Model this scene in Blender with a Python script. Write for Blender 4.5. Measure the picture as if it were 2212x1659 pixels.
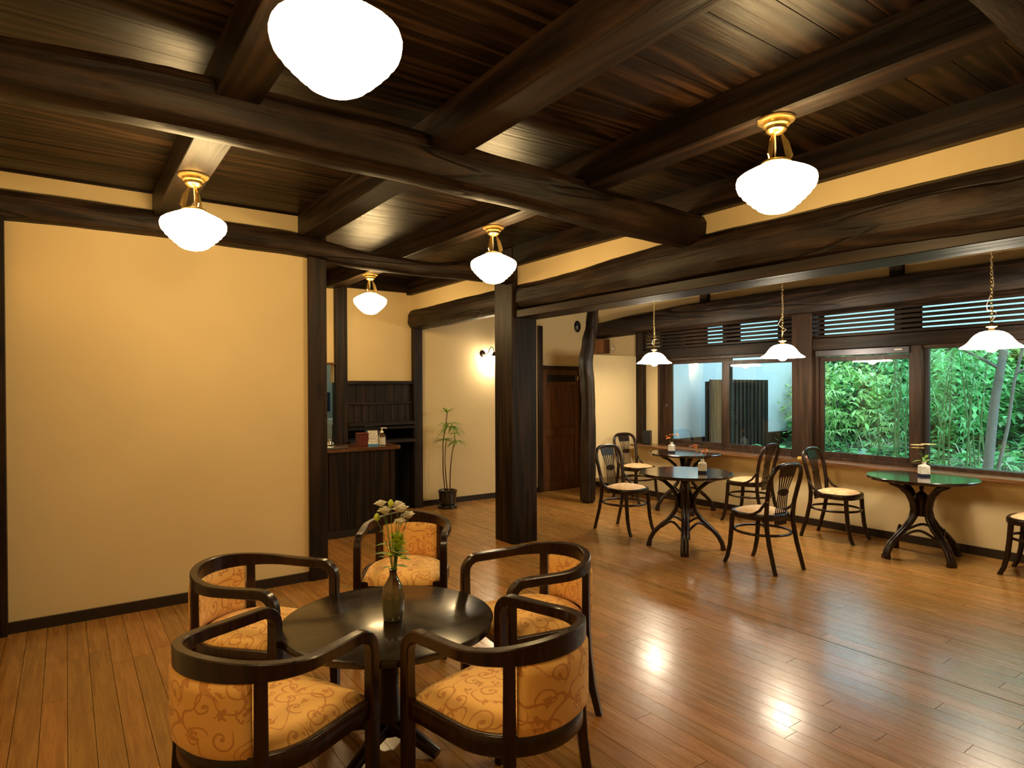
import bpy, bmesh, math, random
from mathutils import Vector, Matrix
from math import sin, cos, pi, radians, atan2, sqrt
random.seed(7)
for o in list(bpy.data.objects):
    bpy.data.objects.remove(o)
scene = bpy.context.scene
COL = scene.collection

# ------------------------------------------------------------------ camera
H = 1.5
yaw, pitch, roll = radians(35.2094), radians(-0.46606), radians(-0.22215)
fw = Vector((sin(yaw) * cos(pitch), cos(yaw) * cos(pitch), sin(pitch)))
rt0 = Vector((cos(yaw), -sin(yaw), 0)); up0 = rt0.cross(fw)
rt = rt0 * cos(roll) + up0 * sin(roll); up = up0 * cos(roll) - rt0 * sin(roll)
cam = bpy.data.cameras.new('camera'); cam_o = bpy.data.objects.new('camera', cam); COL.objects.link(cam_o)
m = Matrix((rt, up, -fw)).transposed().to_4x4(); m.translation = Vector((0, 0, H))
cam_o.matrix_world = m
cam.sensor_fit = 'HORIZONTAL'; cam.sensor_width = 36.0
cam.lens = 1365.78 / 2212 * 36.0
cam.shift_y = (850.55 - 829.5) / 2212
cam.clip_start = 0.02
scene.camera = cam_o

# ------------------------------------------------------------------ world and exposure
SKY = 2.5
w = bpy.data.worlds.new('world'); scene.world = w; w.use_nodes = True
bg = w.node_tree.nodes['Background']
bg.inputs[0].default_value = (0.50, 0.76, 1.0, 1); bg.inputs[1].default_value = SKY
scene.view_settings.view_transform = 'Standard'
scene.view_settings.look = 'None'
scene.view_settings.exposure = 1.75
scene.view_settings.gamma = 1.0
scene.view_settings.use_curve_mapping = False
LAMP_COL = (1.0, 0.69, 0.31); LAMP_STR = 14.0
PEND_COL = (1.0, 0.84, 0.60); PEND_STR = 13.0

# ------------------------------------------------------------------ materials
def newmat(name):
    mt = bpy.data.materials.new(name); mt.use_nodes = True
    nt = mt.node_tree; nt.nodes.clear()
    out = nt.nodes.new('ShaderNodeOutputMaterial')
    b = nt.nodes.new('ShaderNodeBsdfPrincipled')
    nt.links.new(b.outputs[0], out.inputs[0])
    return mt, nt, b, out
def N(nt, t, **kw):
    n = nt.nodes.new(t)
    for k, v in kw.items():
        if k.startswith('i_'):
            key = k[2:]
            key = int(key) if key.isdigit() else key
            n.inputs[key].default_value = v
        else: setattr(n, k, v)
    return n
def ramp(nt, fac, stops):
    r = nt.nodes.new('ShaderNodeValToRGB'); el = r.color_ramp.elements
    while len(el) < len(stops): el.new(0.5)
    for e, (p, c) in zip(el, stops):
        e.position = p; e.color = (*c, 1)
    nt.links.new(fac, r.inputs[0]); return r
def mixc(nt, a, b, fac):
    mx = nt.nodes.new('ShaderNodeMix'); mx.data_type = 'RGBA'
    for s, v in ((6, a), (7, b)):
        if isinstance(v, tuple): mx.inputs[s].default_value = (*v, 1)
        else: nt.links.new(v, mx.inputs[s])
    if isinstance(fac, float): mx.inputs[0].default_value = fac
    else: nt.links.new(fac, mx.inputs[0])
    return mx.outputs[2]
def math_n(nt, op, a, b=None, c=None):
    n = nt.nodes.new('ShaderNodeMath'); n.operation = op
    for i, v in enumerate((a, b, c)):
        if v is None: continue
        if isinstance(v, (int, float)): n.inputs[i].default_value = v
        else: nt.links.new(v, n.inputs[i])
    return n.outputs[0]
def bump(nt, bsdf, h, strength=0.3, dist=0.01):
    bp = nt.nodes.new('ShaderNodeBump'); bp.inputs['Strength'].default_value = strength
    bp.inputs['Distance'].default_value = dist
    nt.links.new(h, bp.inputs['Height']); nt.links.new(bp.outputs[0], bsdf.inputs['Normal'])

def plain(name, col, rough=0.5, metal=0.0, spec=0.5, coat=0.0):
    mt, nt, b, o = newmat(name)
    b.inputs['Base Color'].default_value = (*col, 1); b.inputs['Roughness'].default_value = rough
    b.inputs['Metallic'].default_value = metal; b.inputs['Specular IOR Level'].default_value = spec
    b.inputs['Coat Weight'].default_value = coat
    tc = N(nt, 'ShaderNodeTexCoord'); nz = N(nt, 'ShaderNodeTexNoise', i_Scale=35.0, i_Detail=3.0)
    nt.links.new(tc.outputs['Object'], nz.inputs['Vector'])
    c = ramp(nt, nz.outputs[0], [(0.3, tuple(x * 0.9 for x in col)), (0.7, tuple(min(1, x * 1.08) for x in col))])
    nt.links.new(c.outputs[0], b.inputs['Base Color'])
    return mt

def wood(name, axis, dark, mid, light, rough=0.45, across=16.0, along=0.9, bumpy=0.35, objrand=False, island=False, coat=0.0, spec=0.5, distort=1.5, rings=0.11, knots=False, cracks=False):
    mt, nt, b, o = newmat(name)
    tc = N(nt, 'ShaderNodeTexCoord')
    sc = [across] * 3; sc['XYZ'.index(axis)] = along
    mp = N(nt, 'ShaderNodeMapping'); mp.inputs['Scale'].default_value = sc
    vec = tc.outputs['Object']
    if objrand:
        oi = N(nt, 'ShaderNodeObjectInfo'); gi = N(nt, 'ShaderNodeNewGeometry')
        rnd = oi.outputs['Random']; vec = gi.outputs['Position']
        if island: rnd = gi.outputs['Random Per Island']
        rv = N(nt, 'ShaderNodeCombineXYZ')
        for k in range(3):
            nt.links.new(math_n(nt, 'MULTIPLY', rnd, (37.0, 53.0, 71.0)[k]), rv.inputs[k])
        va = N(nt, 'ShaderNodeVectorMath', operation='ADD'); nt.links.new(vec, va.inputs[0]); nt.links.new(rv.outputs[0], va.inputs[1])
        vec = va.outputs[0]
    nt.links.new(vec, mp.inputs[0])
    n1 = N(nt, 'ShaderNodeTexNoise', i_Scale=1.0, i_Detail=7.0, i_Roughness=0.6, i_Distortion=distort)
    nt.links.new(mp.outputs[0], n1.inputs['Vector'])
    # growth rings: contour bands of a slow stretched noise
    n2 = N(nt, 'ShaderNodeTexNoise', i_Scale=0.35, i_Detail=1.5, i_Distortion=0.4)
    nt.links.new(mp.outputs[0], n2.inputs['Vector'])
    ring = math_n(nt, 'SINE', math_n(nt, 'MULTIPLY', n2.outputs[0], 46.0))
    ring = math_n(nt, 'MULTIPLY_ADD', ring, rings, n1.outputs[0])
    if knots:
        mk_ = N(nt, 'ShaderNodeMapping'); sk = [4.2] * 3; sk['XYZ'.index(axis)] = 1.5; mk_.inputs['Scale'].default_value = sk
        nt.links.new(vec, mk_.inputs[0])
        vk = N(nt, 'ShaderNodeTexVoronoi', i_Scale=1.0, i_Randomness=1.0); nt.links.new(mk_.outputs[0], vk.inputs['Vector'])
        kn = N(nt, 'ShaderNodeMapRange', i_1=0.05, i_2=0.17, i_3=-0.30, i_4=0.0); nt.links.new(vk.outputs['Distance'], kn.inputs[0])
        ring = math_n(nt, 'ADD', ring, kn.outputs[0])
    if cracks:
        n4 = N(nt, 'ShaderNodeTexNoise', i_Scale=0.22, i_Detail=3.0, i_Distortion=0.6); nt.links.new(mp.outputs[0], n4.inputs['Vector'])
        ck = N(nt, 'ShaderNodeMapRange', i_1=0.0, i_2=0.012, i_3=-0.5, i_4=0.0)
        nt.links.new(math_n(nt, 'ABSOLUTE', math_n(nt, 'SUBTRACT', n4.outputs[0], 0.53)), ck.inputs[0])
        n5 = N(nt, 'ShaderNodeTexNoise', i_Scale=7.0, i_Detail=3.0); nt.links.new(vec, n5.inputs['Vector'])
        ring = math_n(nt, 'ADD', math_n(nt, 'MULTIPLY_ADD', n5.outputs[0], 0.35, ring), ck.outputs[0])
        ring = math_n(nt, 'SUBTRACT', ring, 0.17)
    c = ramp(nt, ring, [(0.28, dark), (0.52, mid), (0.76, light)])
    col = c.outputs[0]
    if objrand:
        hs = N(nt, 'ShaderNodeHueSaturation')
        nt.links.new(math_n(nt, 'MULTIPLY_ADD', rnd, 0.28, 0.86), hs.inputs['Value'])
        nt.links.new(math_n(nt, 'MULTIPLY_ADD', rnd, -0.012, 0.508), hs.inputs['Hue'])
        nt.links.new(col, hs.inputs['Color']); col = hs.outputs[0]
    nt.links.new(col, b.inputs['Base Color'])
    rr = math_n(nt, 'MULTIPLY_ADD', n1.outputs[0], 0.22, rough - 0.11)
    nt.links.new(rr, b.inputs['Roughness'])
    b.inputs['Coat Weight'].default_value = coat; b.inputs['Coat Roughness'].default_value = 0.12
    b.inputs['Specular IOR Level'].default_value = spec
    bump(nt, b, ring, bumpy, 0.006)
    return mt

M = {}
DK = ((0.0050, 0.0020, 0.0007), (0.0155, 0.0068, 0.0028), (0.034, 0.0165, 0.0075))
for ax in 'XYZ':
    M['dark' + ax] = wood('dark_stained_timber_' + ax, ax, *DK, rough=0.50, across=12, along=0.7, bumpy=0.6, rings=0.17, knots=True, spec=0.3)
    M['log' + ax] = wood('hewn_log_' + ax, ax, (0.0055, 0.0025, 0.0011), (0.0165, 0.008, 0.0038), (0.045, 0.024, 0.013), rough=0.52, across=11, along=0.9, bumpy=1.0, distort=2.0, rings=0.12, cracks=True, spec=0.3)
M['ceilboard'] = wood('ceiling_board', 'X', (0.0040, 0.0014, 0.0004), (0.0120, 0.0047, 0.0015), (0.036, 0.0165, 0.0068), rough=0.42, across=15, along=0.9, bumpy=0.35, objrand=True, rings=0.22, knots=True, spec=0.26)
FLC = ((0.28, 0.120, 0.026), (0.385, 0.180, 0.044), (0.48, 0.243, 0.068))
M['plank'] = wood('floor_plank', 'Y', *FLC, rough=0.27, across=30, along=1.6, bumpy=0.03, rings=0.05, objrand=True, coat=0.15)
M['plank_far'] = wood('floor_plank_joined', 'Y', *FLC, rough=0.27, across=22, along=1.1, bumpy=0.05, objrand=True, island=True, coat=0.25)
M['gloss'] = wood('chair_dark_lacquer', 'Z', (0.0085, 0.0022, 0.0010), (0.0185, 0.0050, 0.0022), (0.034, 0.0105, 0.0045), rough=0.30, across=24, along=2.5, bumpy=0.02, coat=0.12, spec=0.4)
M['bent'] = wood('bentwood_dark', 'Z', (0.0075, 0.0024, 0.0013), (0.0165, 0.0062, 0.0034), (0.030, 0.012, 0.0068), rough=0.30, across=24, along=2.5, bumpy=0.02, coat=0.12, spec=0.4)
M['tabletop'] = wood('table_black_lacquer', 'X', (0.008, 0.0042, 0.0026), (0.014, 0.0075, 0.0045), (0.022, 0.012, 0.007), rough=0.24, across=30, along=3, bumpy=0.02, coat=0.3)
M['tabletop2'] = wood('cafe_table_lacquer', 'X', (0.013, 0.006, 0.004), (0.022, 0.010, 0.0065), (0.032, 0.015, 0.009), rough=0.15, across=30, along=3, bumpy=0.01, coat=1.0)
M['sillwood'] = wood('sill_wood', 'Y', (0.10, 0.045, 0.018), (0.19, 0.088, 0.036), (0.27, 0.14, 0.065), rough=0.3, across=20, along=1.0, bumpy=0.1, coat=0.3)
M['doorwood'] = wood('door_wood', 'Z', (0.055, 0.018, 0.005), (0.11, 0.040, 0.012), (0.16, 0.062, 0.021), rough=0.4, across=20, along=1.2, bumpy=0.15)
M['frame'] = wood('window_frame_wood', 'Z', (0.015, 0.0062, 0.0028), (0.034, 0.0150, 0.0070), (0.062, 0.029, 0.0140), rough=0.45, across=18, along=1.0, bumpy=0.2)
M['frameY'] = wood('window_rail_wood', 'Y', (0.015, 0.0062, 0.0028), (0.034, 0.0150, 0.0070), (0.062, 0.029, 0.0140), rough=0.45, across=18, along=1.0, bumpy=0.2)
M['countertop'] = wood('counter_top_wood', 'X', (0.06, 0.022, 0.008), (0.12, 0.048, 0.018), (0.17, 0.075, 0.03), rough=0.25, across=18, along=1.0, bumpy=0.1, coat=0.4)

def plaster(name, col):
    mt, nt, b, o = newmat(name)
    tc = N(nt, 'ShaderNodeTexCoord')
    n1 = N(nt, 'ShaderNodeTexNoise', i_Scale=1.3, i_Detail=4.0); nt.links.new(tc.outputs['Object'], n1.inputs['Vector'])
    n2 = N(nt, 'ShaderNodeTexNoise', i_Scale=260.0, i_Detail=2.0); nt.links.new(tc.outputs['Object'], n2.inputs['Vector'])
    c = ramp(nt, n1.outputs[0], [(0.3, tuple(x * 0.95 for x in col)), (0.7, tuple(min(1, x * 1.04) for x in col))])
    nt.links.new(c.outputs[0], b.inputs['Base Color'])
    b.inputs['Roughness'].default_value = 0.85; b.inputs['Specular IOR Level'].default_value = 0.2
    bump(nt, b, n2.outputs[0], 0.12, 0.002)
    return mt
M['plaster'] = plaster('cream_plaster', (0.76, 0.60, 0.33))
M['white_plaster'] = plaster('outdoor_plaster', (0.45, 0.47, 0.44))
M['basedark'] = plain('baseboard_dark', (0.022, 0.013, 0.010), 0.4)
M['brass'] = plain('polished_brass', (0.85, 0.60, 0.22), 0.30, 1.0)
M['bronze'] = plain('dark_bronze', (0.035, 0.022, 0.013), 0.4, 0.8)
M['chrome'] = plain('chrome', (0.8, 0.8, 0.78), 0.12, 1.0)
M['black'] = plain('black_plastic', (0.012, 0.012, 0.013), 0.45)
M['blackgloss'] = plain('black_glaze', (0.010, 0.008, 0.007), 0.15, coat=0.6)
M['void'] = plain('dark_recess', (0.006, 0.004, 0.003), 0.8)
M['white'] = plain('white_ceramic', (0.80, 0.76, 0.68), 0.25)
M['whiteplastic'] = plain('white_plastic', (0.78, 0.76, 0.70), 0.4)
M['navy'] = plain('navy_glaze', (0.018, 0.026, 0.075), 0.25)
M['ink'] = plain('dark_ink', (0.02, 0.022, 0.035), 0.5)
M['paper'] = plain('white_paper', (0.82, 0.80, 0.76), 0.6)
M['bluecard'] = plain('blue_card', (0.03, 0.24, 0.55), 0.5)
M['redbox'] = plain('red_brown_lacquer', (0.14, 0.022, 0.010), 0.35)
M['cord'] = plain('cream_cord', (0.62, 0.54, 0.40), 0.5)
M['soil'] = plain('bark_chips', (0.16, 0.10, 0.055), 0.9)
M['alu'] = plain('grey_aluminium', (0.10, 0.10, 0.125), 0.35, 0.6)
M['outplate'] = plain('cream_plate', (0.62, 0.50, 0.32), 0.4)
M['slatbox'] = plain('cedar_slat', (0.32, 0.13, 0.045), 0.45)

def leafmat(name, col, trans=0.35):
    mt, nt, b, out = newmat(name)
    oi = N(nt, 'ShaderNodeNewGeometry'); hs = N(nt, 'ShaderNodeHueSaturation')
    hs.inputs['Color'].default_value = (*col, 1)
    nt.links.new(math_n(nt, 'MULTIPLY_ADD', oi.outputs['Random Per Island'], 0.9, 0.55), hs.inputs['Value'])
    nt.links.new(math_n(nt, 'MULTIPLY_ADD', oi.outputs['Random Per Island'], 0.05, 0.475), hs.inputs['Hue'])
    nt.links.new(hs.outputs[0], b.inputs['Base Color']); b.inputs['Roughness'].default_value = 0.45
    tr = N(nt, 'ShaderNodeBsdfTranslucent'); nt.links.new(hs.outputs[0], tr.inputs[0])
    mx = N(nt, 'ShaderNodeMixShader'); mx.inputs[0].default_value = trans
    nt.links.new(b.outputs[0], mx.inputs[1]); nt.links.new(tr.outputs[0], mx.inputs[2]); nt.links.new(mx.outputs[0], out.inputs[0])
    return mt
M['leaf'] = leafmat('fresh_leaf', (0.17, 0.44, 0.13))
M['leaf_y'] = leafmat('yellow_green_leaf', (0.36, 0.56, 0.16))
M['leaf_d'] = leafmat('deep_leaf', (0.075, 0.28, 0.11))
M['leaf_b'] = leafmat('bluish_leaf', (0.16, 0.44, 0.25))
M['houseleaf'] = leafmat('houseplant_leaf', (0.20, 0.36, 0.05))
M['stem'] = plain('green_stem', (0.10, 0.20, 0.04), 0.6)
M['culm'] = plain('bamboo_culm', (0.12, 0.20, 0.06), 0.5)
M['drystem'] = plain('dark_cane', (0.06, 0.025, 0.018), 0.7)
M['straw'] = plain('dry_grass', (0.42, 0.40, 0.26), 0.8)
M['bark'] = plain('pale_grey_bark', (0.21, 0.185, 0.15), 0.85)
M['earth'] = plain('garden_earth', (0.05, 0.075, 0.03), 0.95)
M['path'] = plain('grey_path_stone', (0.42, 0.46, 0.47), 0.8)
M['petal_w'] = plain('white_petal', (0.95, 0.91, 0.80), 0.6)
M['petal_o'] = plain('orange_petal', (0.85, 0.26, 0.03), 0.55)
M['petal_y'] = plain('cream_yellow_petal', (0.90, 0.72, 0.34), 0.55)
M['petal_g'] = plain('lime_petal', (0.50, 0.62, 0.06), 0.5)
M['pink'] = plain('pink_wrapper', (0.75, 0.35, 0.32), 0.4)
M['yellowbox'] = plain('yellow_card', (0.72, 0.52, 0.12), 0.5)

def emis(name, col, strength):
    mt, nt, b, out = newmat(name)
    nt.nodes.remove(b)
    e = N(nt, 'ShaderNodeEmission'); e.inputs[0].default_value = (*col, 1); e.inputs[1].default_value = strength
    nt.links.new(e.outputs[0], out.inputs[0]); return mt
M['globe'] = emis('lit_opal_globe', LAMP_COL, LAMP_STR)
M['shade'] = emis('lit_opal_shade', PEND_COL, PEND_STR)
M['bulb'] = emis('lit_bulb', PEND_COL, 85.0)
M['sconce'] = emis('lit_sconce_glass', (1.0, 0.84, 0.60), 58.0)
M['tube'] = emis('lit_fluorescent', (0.75, 1.0, 0.85), 22.0)

def glassmat():
    mt, nt, b, out = newmat('window_glass'); nt.nodes.remove(b)
    t = N(nt, 'ShaderNodeBsdfTransparent'); t.inputs[0].default_value = (0.90, 0.95, 0.94, 1)
    g = N(nt, 'ShaderNodeBsdfGlossy'); g.inputs['Roughness'].default_value = 0.0
    fr = N(nt, 'ShaderNodeFresnel'); fr.inputs[0].default_value = 1.5
    mx = N(nt, 'ShaderNodeMixShader'); nt.links.new(fr.outputs[0], mx.inputs[0])
    nt.links.new(t.outputs[0], mx.inputs[1]); nt.links.new(g.outputs[0], mx.inputs[2]); nt.links.new(mx.outputs[0], out.inputs[0])
    return mt
M['glass'] = glassmat()
def frostmat():
    mt, nt, b, out = newmat('frosted_glass'); nt.nodes.remove(b)
    t = N(nt, 'ShaderNodeBsdfTranslucent'); t.inputs[0].default_value = (0.80, 0.92, 0.92, 1)
    g = N(nt, 'ShaderNodeBsdfDiffuse'); g.inputs[0].default_value = (0.6, 0.68, 0.68, 1)
    mx = N(nt, 'ShaderNodeMixShader'); mx.inputs[0].default_value = 0.15
    nt.links.new(t.outputs[0], mx.inputs[1]); nt.links.new(g.outputs[0], mx.inputs[2]); nt.links.new(mx.outputs[0], out.inputs[0])
    return mt
M['frost'] = frostmat()
def clearmat():
    mt, nt, b, out = newmat('clear_glass')
    b.inputs['Base Color'].default_value = (0.95, 0.97, 0.96, 1); b.inputs['Transmission Weight'].default_value = 1.0
    b.inputs['Roughness'].default_value = 0.03; return mt
M['clear'] = clearmat()

def vasemat():
    mt, nt, b, out = newmat('celadon_brown_glaze')
    tc = N(nt, 'ShaderNodeTexCoord'); sx = N(nt, 'ShaderNodeSeparateXYZ'); nt.links.new(tc.outputs['Object'], sx.inputs[0])
    nz = N(nt, 'ShaderNodeTexNoise', i_Scale=14.0, i_Detail=4.0); nt.links.new(tc.outputs['Object'], nz.inputs['Vector'])
    zz = math_n(nt, 'MULTIPLY_ADD', nz.outputs[0], 0.05, sx.outputs[2])
    c = ramp(nt, math_n(nt, 'DIVIDE', zz, 0.24), [(0.0, (0.17, 0.17, 0.12)), (0.45, (0.10, 0.095, 0.045)), (0.72, (0.12, 0.075, 0.025)), (0.84, (0.06, 0.022, 0.010)), (1.0, (0.03, 0.012, 0.008))])
    nt.links.new(c.outputs[0], b.inputs['Base Color']); b.inputs['Roughness'].default_value = 0.09; b.inputs['Coat Weight'].default_value = 0.8
    return mt
M['vase'] = vasemat()

def fabric(name, base, vine, scale, rough=0.75):
    mt, nt, b, out = newmat(name)
    uv = N(nt, 'ShaderNodeUVMap'); uv.uv_map = 'UVMap'
    mp = N(nt, 'ShaderNodeMapping'); mp.inputs['Scale'].default_value = (scale, scale, 1)
    nt.links.new(uv.outputs[0], mp.inputs[0])
    nz = N(nt, 'ShaderNodeTexNoise', i_Scale=1.1, i_Detail=1.0); nt.links.new(mp.outputs[0], nz.inputs['Vector'])
    ds = N(nt, 'ShaderNodeVectorMath', operation='MULTIPLY_ADD')
    nt.links.new(nz.outputs['Color'], ds.inputs[0]); ds.inputs[1].default_value = (0.35, 0.35, 0); nt.links.new(mp.outputs[0], ds.inputs[2])
    P = ds.outputs[0]
    def spirals(off, turn, R, wdt):
        ad = N(nt, 'ShaderNodeVectorMath', operation='ADD'); nt.links.new(P, ad.inputs[0]); ad.inputs[1].default_value = (off, off * 0.7, 0)
        v = N(nt, 'ShaderNodeTexVoronoi', voronoi_dimensions='2D', i_Scale=1.0, i_Randomness=0.75)
        nt.links.new(ad.outputs[0], v.inputs['Vector'])
        lo = N(nt, 'ShaderNodeVectorMath', operation='SUBTRACT'); nt.links.new(ad.outputs[0], lo.inputs[0]); nt.links.new(v.outputs['Position'], lo.inputs[1])
        s = N(nt, 'ShaderNodeSeparateXYZ'); nt.links.new(lo.outputs[0], s.inputs[0])
        cs = N(nt, 'ShaderNodeSeparateColor'); nt.links.new(v.outputs['Color'], cs.inputs[0])
        ang = math_n(nt, 'DIVIDE', math_n(nt, 'ARCTAN2', s.outputs[1], s.outputs[0]), 2 * pi)
        sgn = math_n(nt, 'SIGN', math_n(nt, 'SUBTRACT', cs.outputs[0], 0.5))
        r = v.outputs['Distance']
        ph = math_n(nt, 'ADD', math_n(nt, 'MULTIPLY', ang, sgn), cs.outputs[1])
        f = math_n(nt, 'FRACT', math_n(nt, 'ADD', math_n(nt, 'ADD', math_n(nt, 'MULTIPLY', r, turn), ph), 10.0))
        d = math_n(nt, 'ABSOLUTE', math_n(nt, 'SUBTRACT', f, 0.5))
        line = math_n(nt, 'LESS_THAN', d, wdt)
        ins = math_n(nt, 'LESS_THAN', r, R)
        dot = math_n(nt, 'LESS_THAN', r, 0.07)
        return math_n(nt, 'MAXIMUM', math_n(nt, 'MULTIPLY', line, ins), dot)
    a = spirals(0.0, 3.0, 0.42, 0.095)
    # connecting stems: contour of a slow noise
    n3 = N(nt, 'ShaderNodeTexNoise', i_Scale=0.8, i_Detail=0.5); n3.noise_dimensions = '2D'; nt.links.new(P, n3.inputs['Vector'])
    stem = math_n(nt, 'LESS_THAN', math_n(nt, 'ABSOLUTE', math_n(nt, 'SUBTRACT', n3.outputs[0], 0.5)), 0.013)
    # leaves: pointed blobs
    nl = N(nt, 'ShaderNodeTexNoise', i_Scale=5.5, i_Detail=1.0); nl.noise_dimensions = '2D'; nt.links.new(mp.outputs[0], nl.inputs['Vector'])
    dl = N(nt, 'ShaderNodeVectorMath', operation='MULTIPLY_ADD'); nt.links.new(nl.outputs['Color'], dl.inputs[0]); dl.inputs[1].default_value = (0.55, 0.55, 0); nt.links.new(P, dl.inputs[2])
    v2 = N(nt, 'ShaderNodeTexVoronoi', voronoi_dimensions='2D', i_Scale=1.1, i_Randomness=0.9)
    nt.links.new(dl.outputs[0], v2.inputs['Vector'])
    leaf = math_n(nt, 'LESS_THAN', v2.outputs['Distance'], 0.145)
    msk = math_n(nt, 'MAXIMUM', math_n(nt, 'MAXIMUM', a, stem), leaf)
    wv = N(nt, 'ShaderNodeTexNoise', i_Scale=60.0, i_Detail=2.0); nt.links.new(mp.outputs[0], wv.inputs['Vector'])
    fac = math_n(nt, 'MULTIPLY', msk, math_n(nt, 'MULTIPLY_ADD', wv.outputs[0], 0.5, 0.45))
    col = mixc(nt, base, vine, fac)
    nt.links.new(col, b.inputs['Base Color']); b.inputs['Roughness'].default_value = rough
    b.inputs['Sheen Weight'].default_value = 0.25; b.inputs['Specular IOR Level'].default_value = 0.25
    bump(nt, b, wv.outputs[0], 0.06, 0.001)
    return mt
M['fabric'] = fabric('orange_vine_fabric', (0.97, 0.59, 0.19), (0.60, 0.225, 0.06), 10.0)
M['fabric2'] = fabric('pale_vine_fabric', (0.93, 0.62, 0.31), (0.68, 0.30, 0.11), 14.0)

# ------------------------------------------------------------------ mesh helpers
class MB:
    def __init__(s): s.v = []; s.f = []; s.uv = {}; s.sm = []
    def add(s, vs, fs, smooth=False, uvs=None):
        b = len(s.v); s.v += [tuple(x) for x in vs]
        for f in fs: s.f.append(tuple(i + b for i in f)); s.sm.append(smooth)
        if uvs:
            for i, u in enumerate(uvs): s.uv[b + i] = u
        return s
    def box(s, x0, x1, y0, y1, z0, z1, c=0.0):
        x0, x1 = min(x0, x1), max(x0, x1); y0, y1 = min(y0, y1), max(y0, y1); z0, z1 = min(z0, z1), max(z0, z1)
        c = min(c, (x1 - x0) * .4, (y1 - y0) * .4, (z1 - z0) * .4)
        if c <= 0:
            vs = [(x, y, z) for x in (x0, x1) for y in (y0, y1) for z in (z0, z1)]
            return s.add(vs, [(0, 1, 3, 2), (4, 6, 7, 5), (0, 4, 5, 1), (2, 3, 7, 6), (0, 2, 6, 4), (1, 5, 7, 3)])
        bm = bmesh.new(); bmesh.ops.create_cube(bm, size=1.0)
        for v in bm.verts: v.co = Vector(((x0 + x1) / 2 + v.co.x * (x1 - x0), (y0 + y1) / 2 + v.co.y * (y1 - y0), (z0 + z1) / 2 + v.co.z * (z1 - z0)))
        bmesh.ops.bevel(bm, geom=bm.edges[:], offset=c, segments=1, affect='EDGES')
        bm.verts.index_update()
        s.add([v.co[:] for v in bm.verts], [tuple(v.index for v in f.verts) for f in bm.faces]); bm.free(); return s
    def tube(s, pts, r, n=8, closed=False, smooth=True, ry=None):
        pts = [Vector(p) for p in pts]; k = len(pts)
        rs = r if isinstance(r, (list, tuple)) else [r] * k
        vs = []; T0 = None; nrm = None
        for i, p in enumerate(pts):
            if closed: t = pts[(i + 1) % k] - pts[i - 1]
            else: t = pts[min(i + 1, k - 1)] - pts[max(i - 1, 0)]
            t.normalize()
            if nrm is None:
                a = Vector((0, 0, 1)) if abs(t.z) < .9 else Vector((1, 0, 0))
                nrm = (a - t * a.dot(t)).normalized()
            else:
                nrm = nrm - t * nrm.dot(t)
                nrm.normalize()
            bn = t.cross(nrm)
            for j in range(n):
                a = 2 * pi * j / n
                vs.append(p + nrm * cos(a) * rs[i] + bn * sin(a) * rs[i])
        fs = []
        for i in range(k if closed else k - 1):
            i2 = (i + 1) % k
            for j in range(n):
                j2 = (j + 1) % n
                fs.append((i * n + j, i * n + j2, i2 * n + j2, i2 * n + j))
        s.add(vs, fs, smooth)
        if not closed:
            s.add(vs[:n][::-1], [tuple(range(n))]); s.add(vs[-n:], [tuple(range(n))])
        return s
    def lathe(s, prof, n=24, c=(0, 0, 0), smooth=True, wob=None):
        vs = []; fs = []
        for i, (r, z) in enumerate(prof):
            for j in range(n):
                a = 2 * pi * j / n
                rr = r * (1 + (wob(i, a) if wob else 0))
                vs.append((c[0] + rr * cos(a), c[1] + rr * sin(a), c[2] + z))
        for i in range(len(prof) - 1):
            for j in range(n):
                j2 = (j + 1) % n
                fs.append((i * n + j, i * n + j2, (i + 1) * n + j2, (i + 1) * n + j))
        return s.add(vs, fs, smooth)
    def rectsweep(s, pts, sides, a, b, ch=0.25, smooth=True):
        """sweep a chamfered rectangle; sides[i] is the width direction, a half width, b half height"""
        pts = [Vector(p) for p in pts]; k = len(pts); vs = []
        for i, p in enumerate(pts):
            t = (pts[min(i + 1, k - 1)] - pts[max(i - 1, 0)]).normalized()
            sd = Vector(sides[i]); sd = (sd - t * sd.dot(t)).normalized(); n = t.cross(sd)
            A = a[i] if isinstance(a, (list, tuple)) else a; B = b[i] if isinstance(b, (list, tuple)) else b
            c = min(A, B) * ch
            for (x, y) in ((A - c, B), (A, B - c), (A, -B + c), (A - c, -B), (-A + c, -B), (-A, -B + c), (-A, B - c), (-A + c, B)):
                vs.append(p + sd * x + n * y)
        fs = [(i * 8 + j, i * 8 + (j + 1) % 8, (i + 1) * 8 + (j + 1) % 8, (i + 1) * 8 + j) for i in range(k - 1) for j in range(8)]
        s.add(vs, fs, smooth); s.add(vs[:8][::-1], [tuple(range(8))]); s.add(vs[-8:], [tuple(range(8))])
        return s
    def prism(s, poly, z0, z1, axis='z'):
        def mk(p, z):
            return (p[0], p[1], z) if axis == 'z' else ((p[0], z, p[1]) if axis == 'y' else (z, p[0], p[1]))
        n = len(poly)
        vs = [mk(p, z0) for p in poly] + [mk(p, z1) for p in poly]
        fs = [tuple(range(n))[::-1], tuple(range(n, 2 * n))] + [(i, (i + 1) % n, n + (i + 1) % n, n + i) for i in range(n)]
        return s.add(vs, fs)
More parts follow.
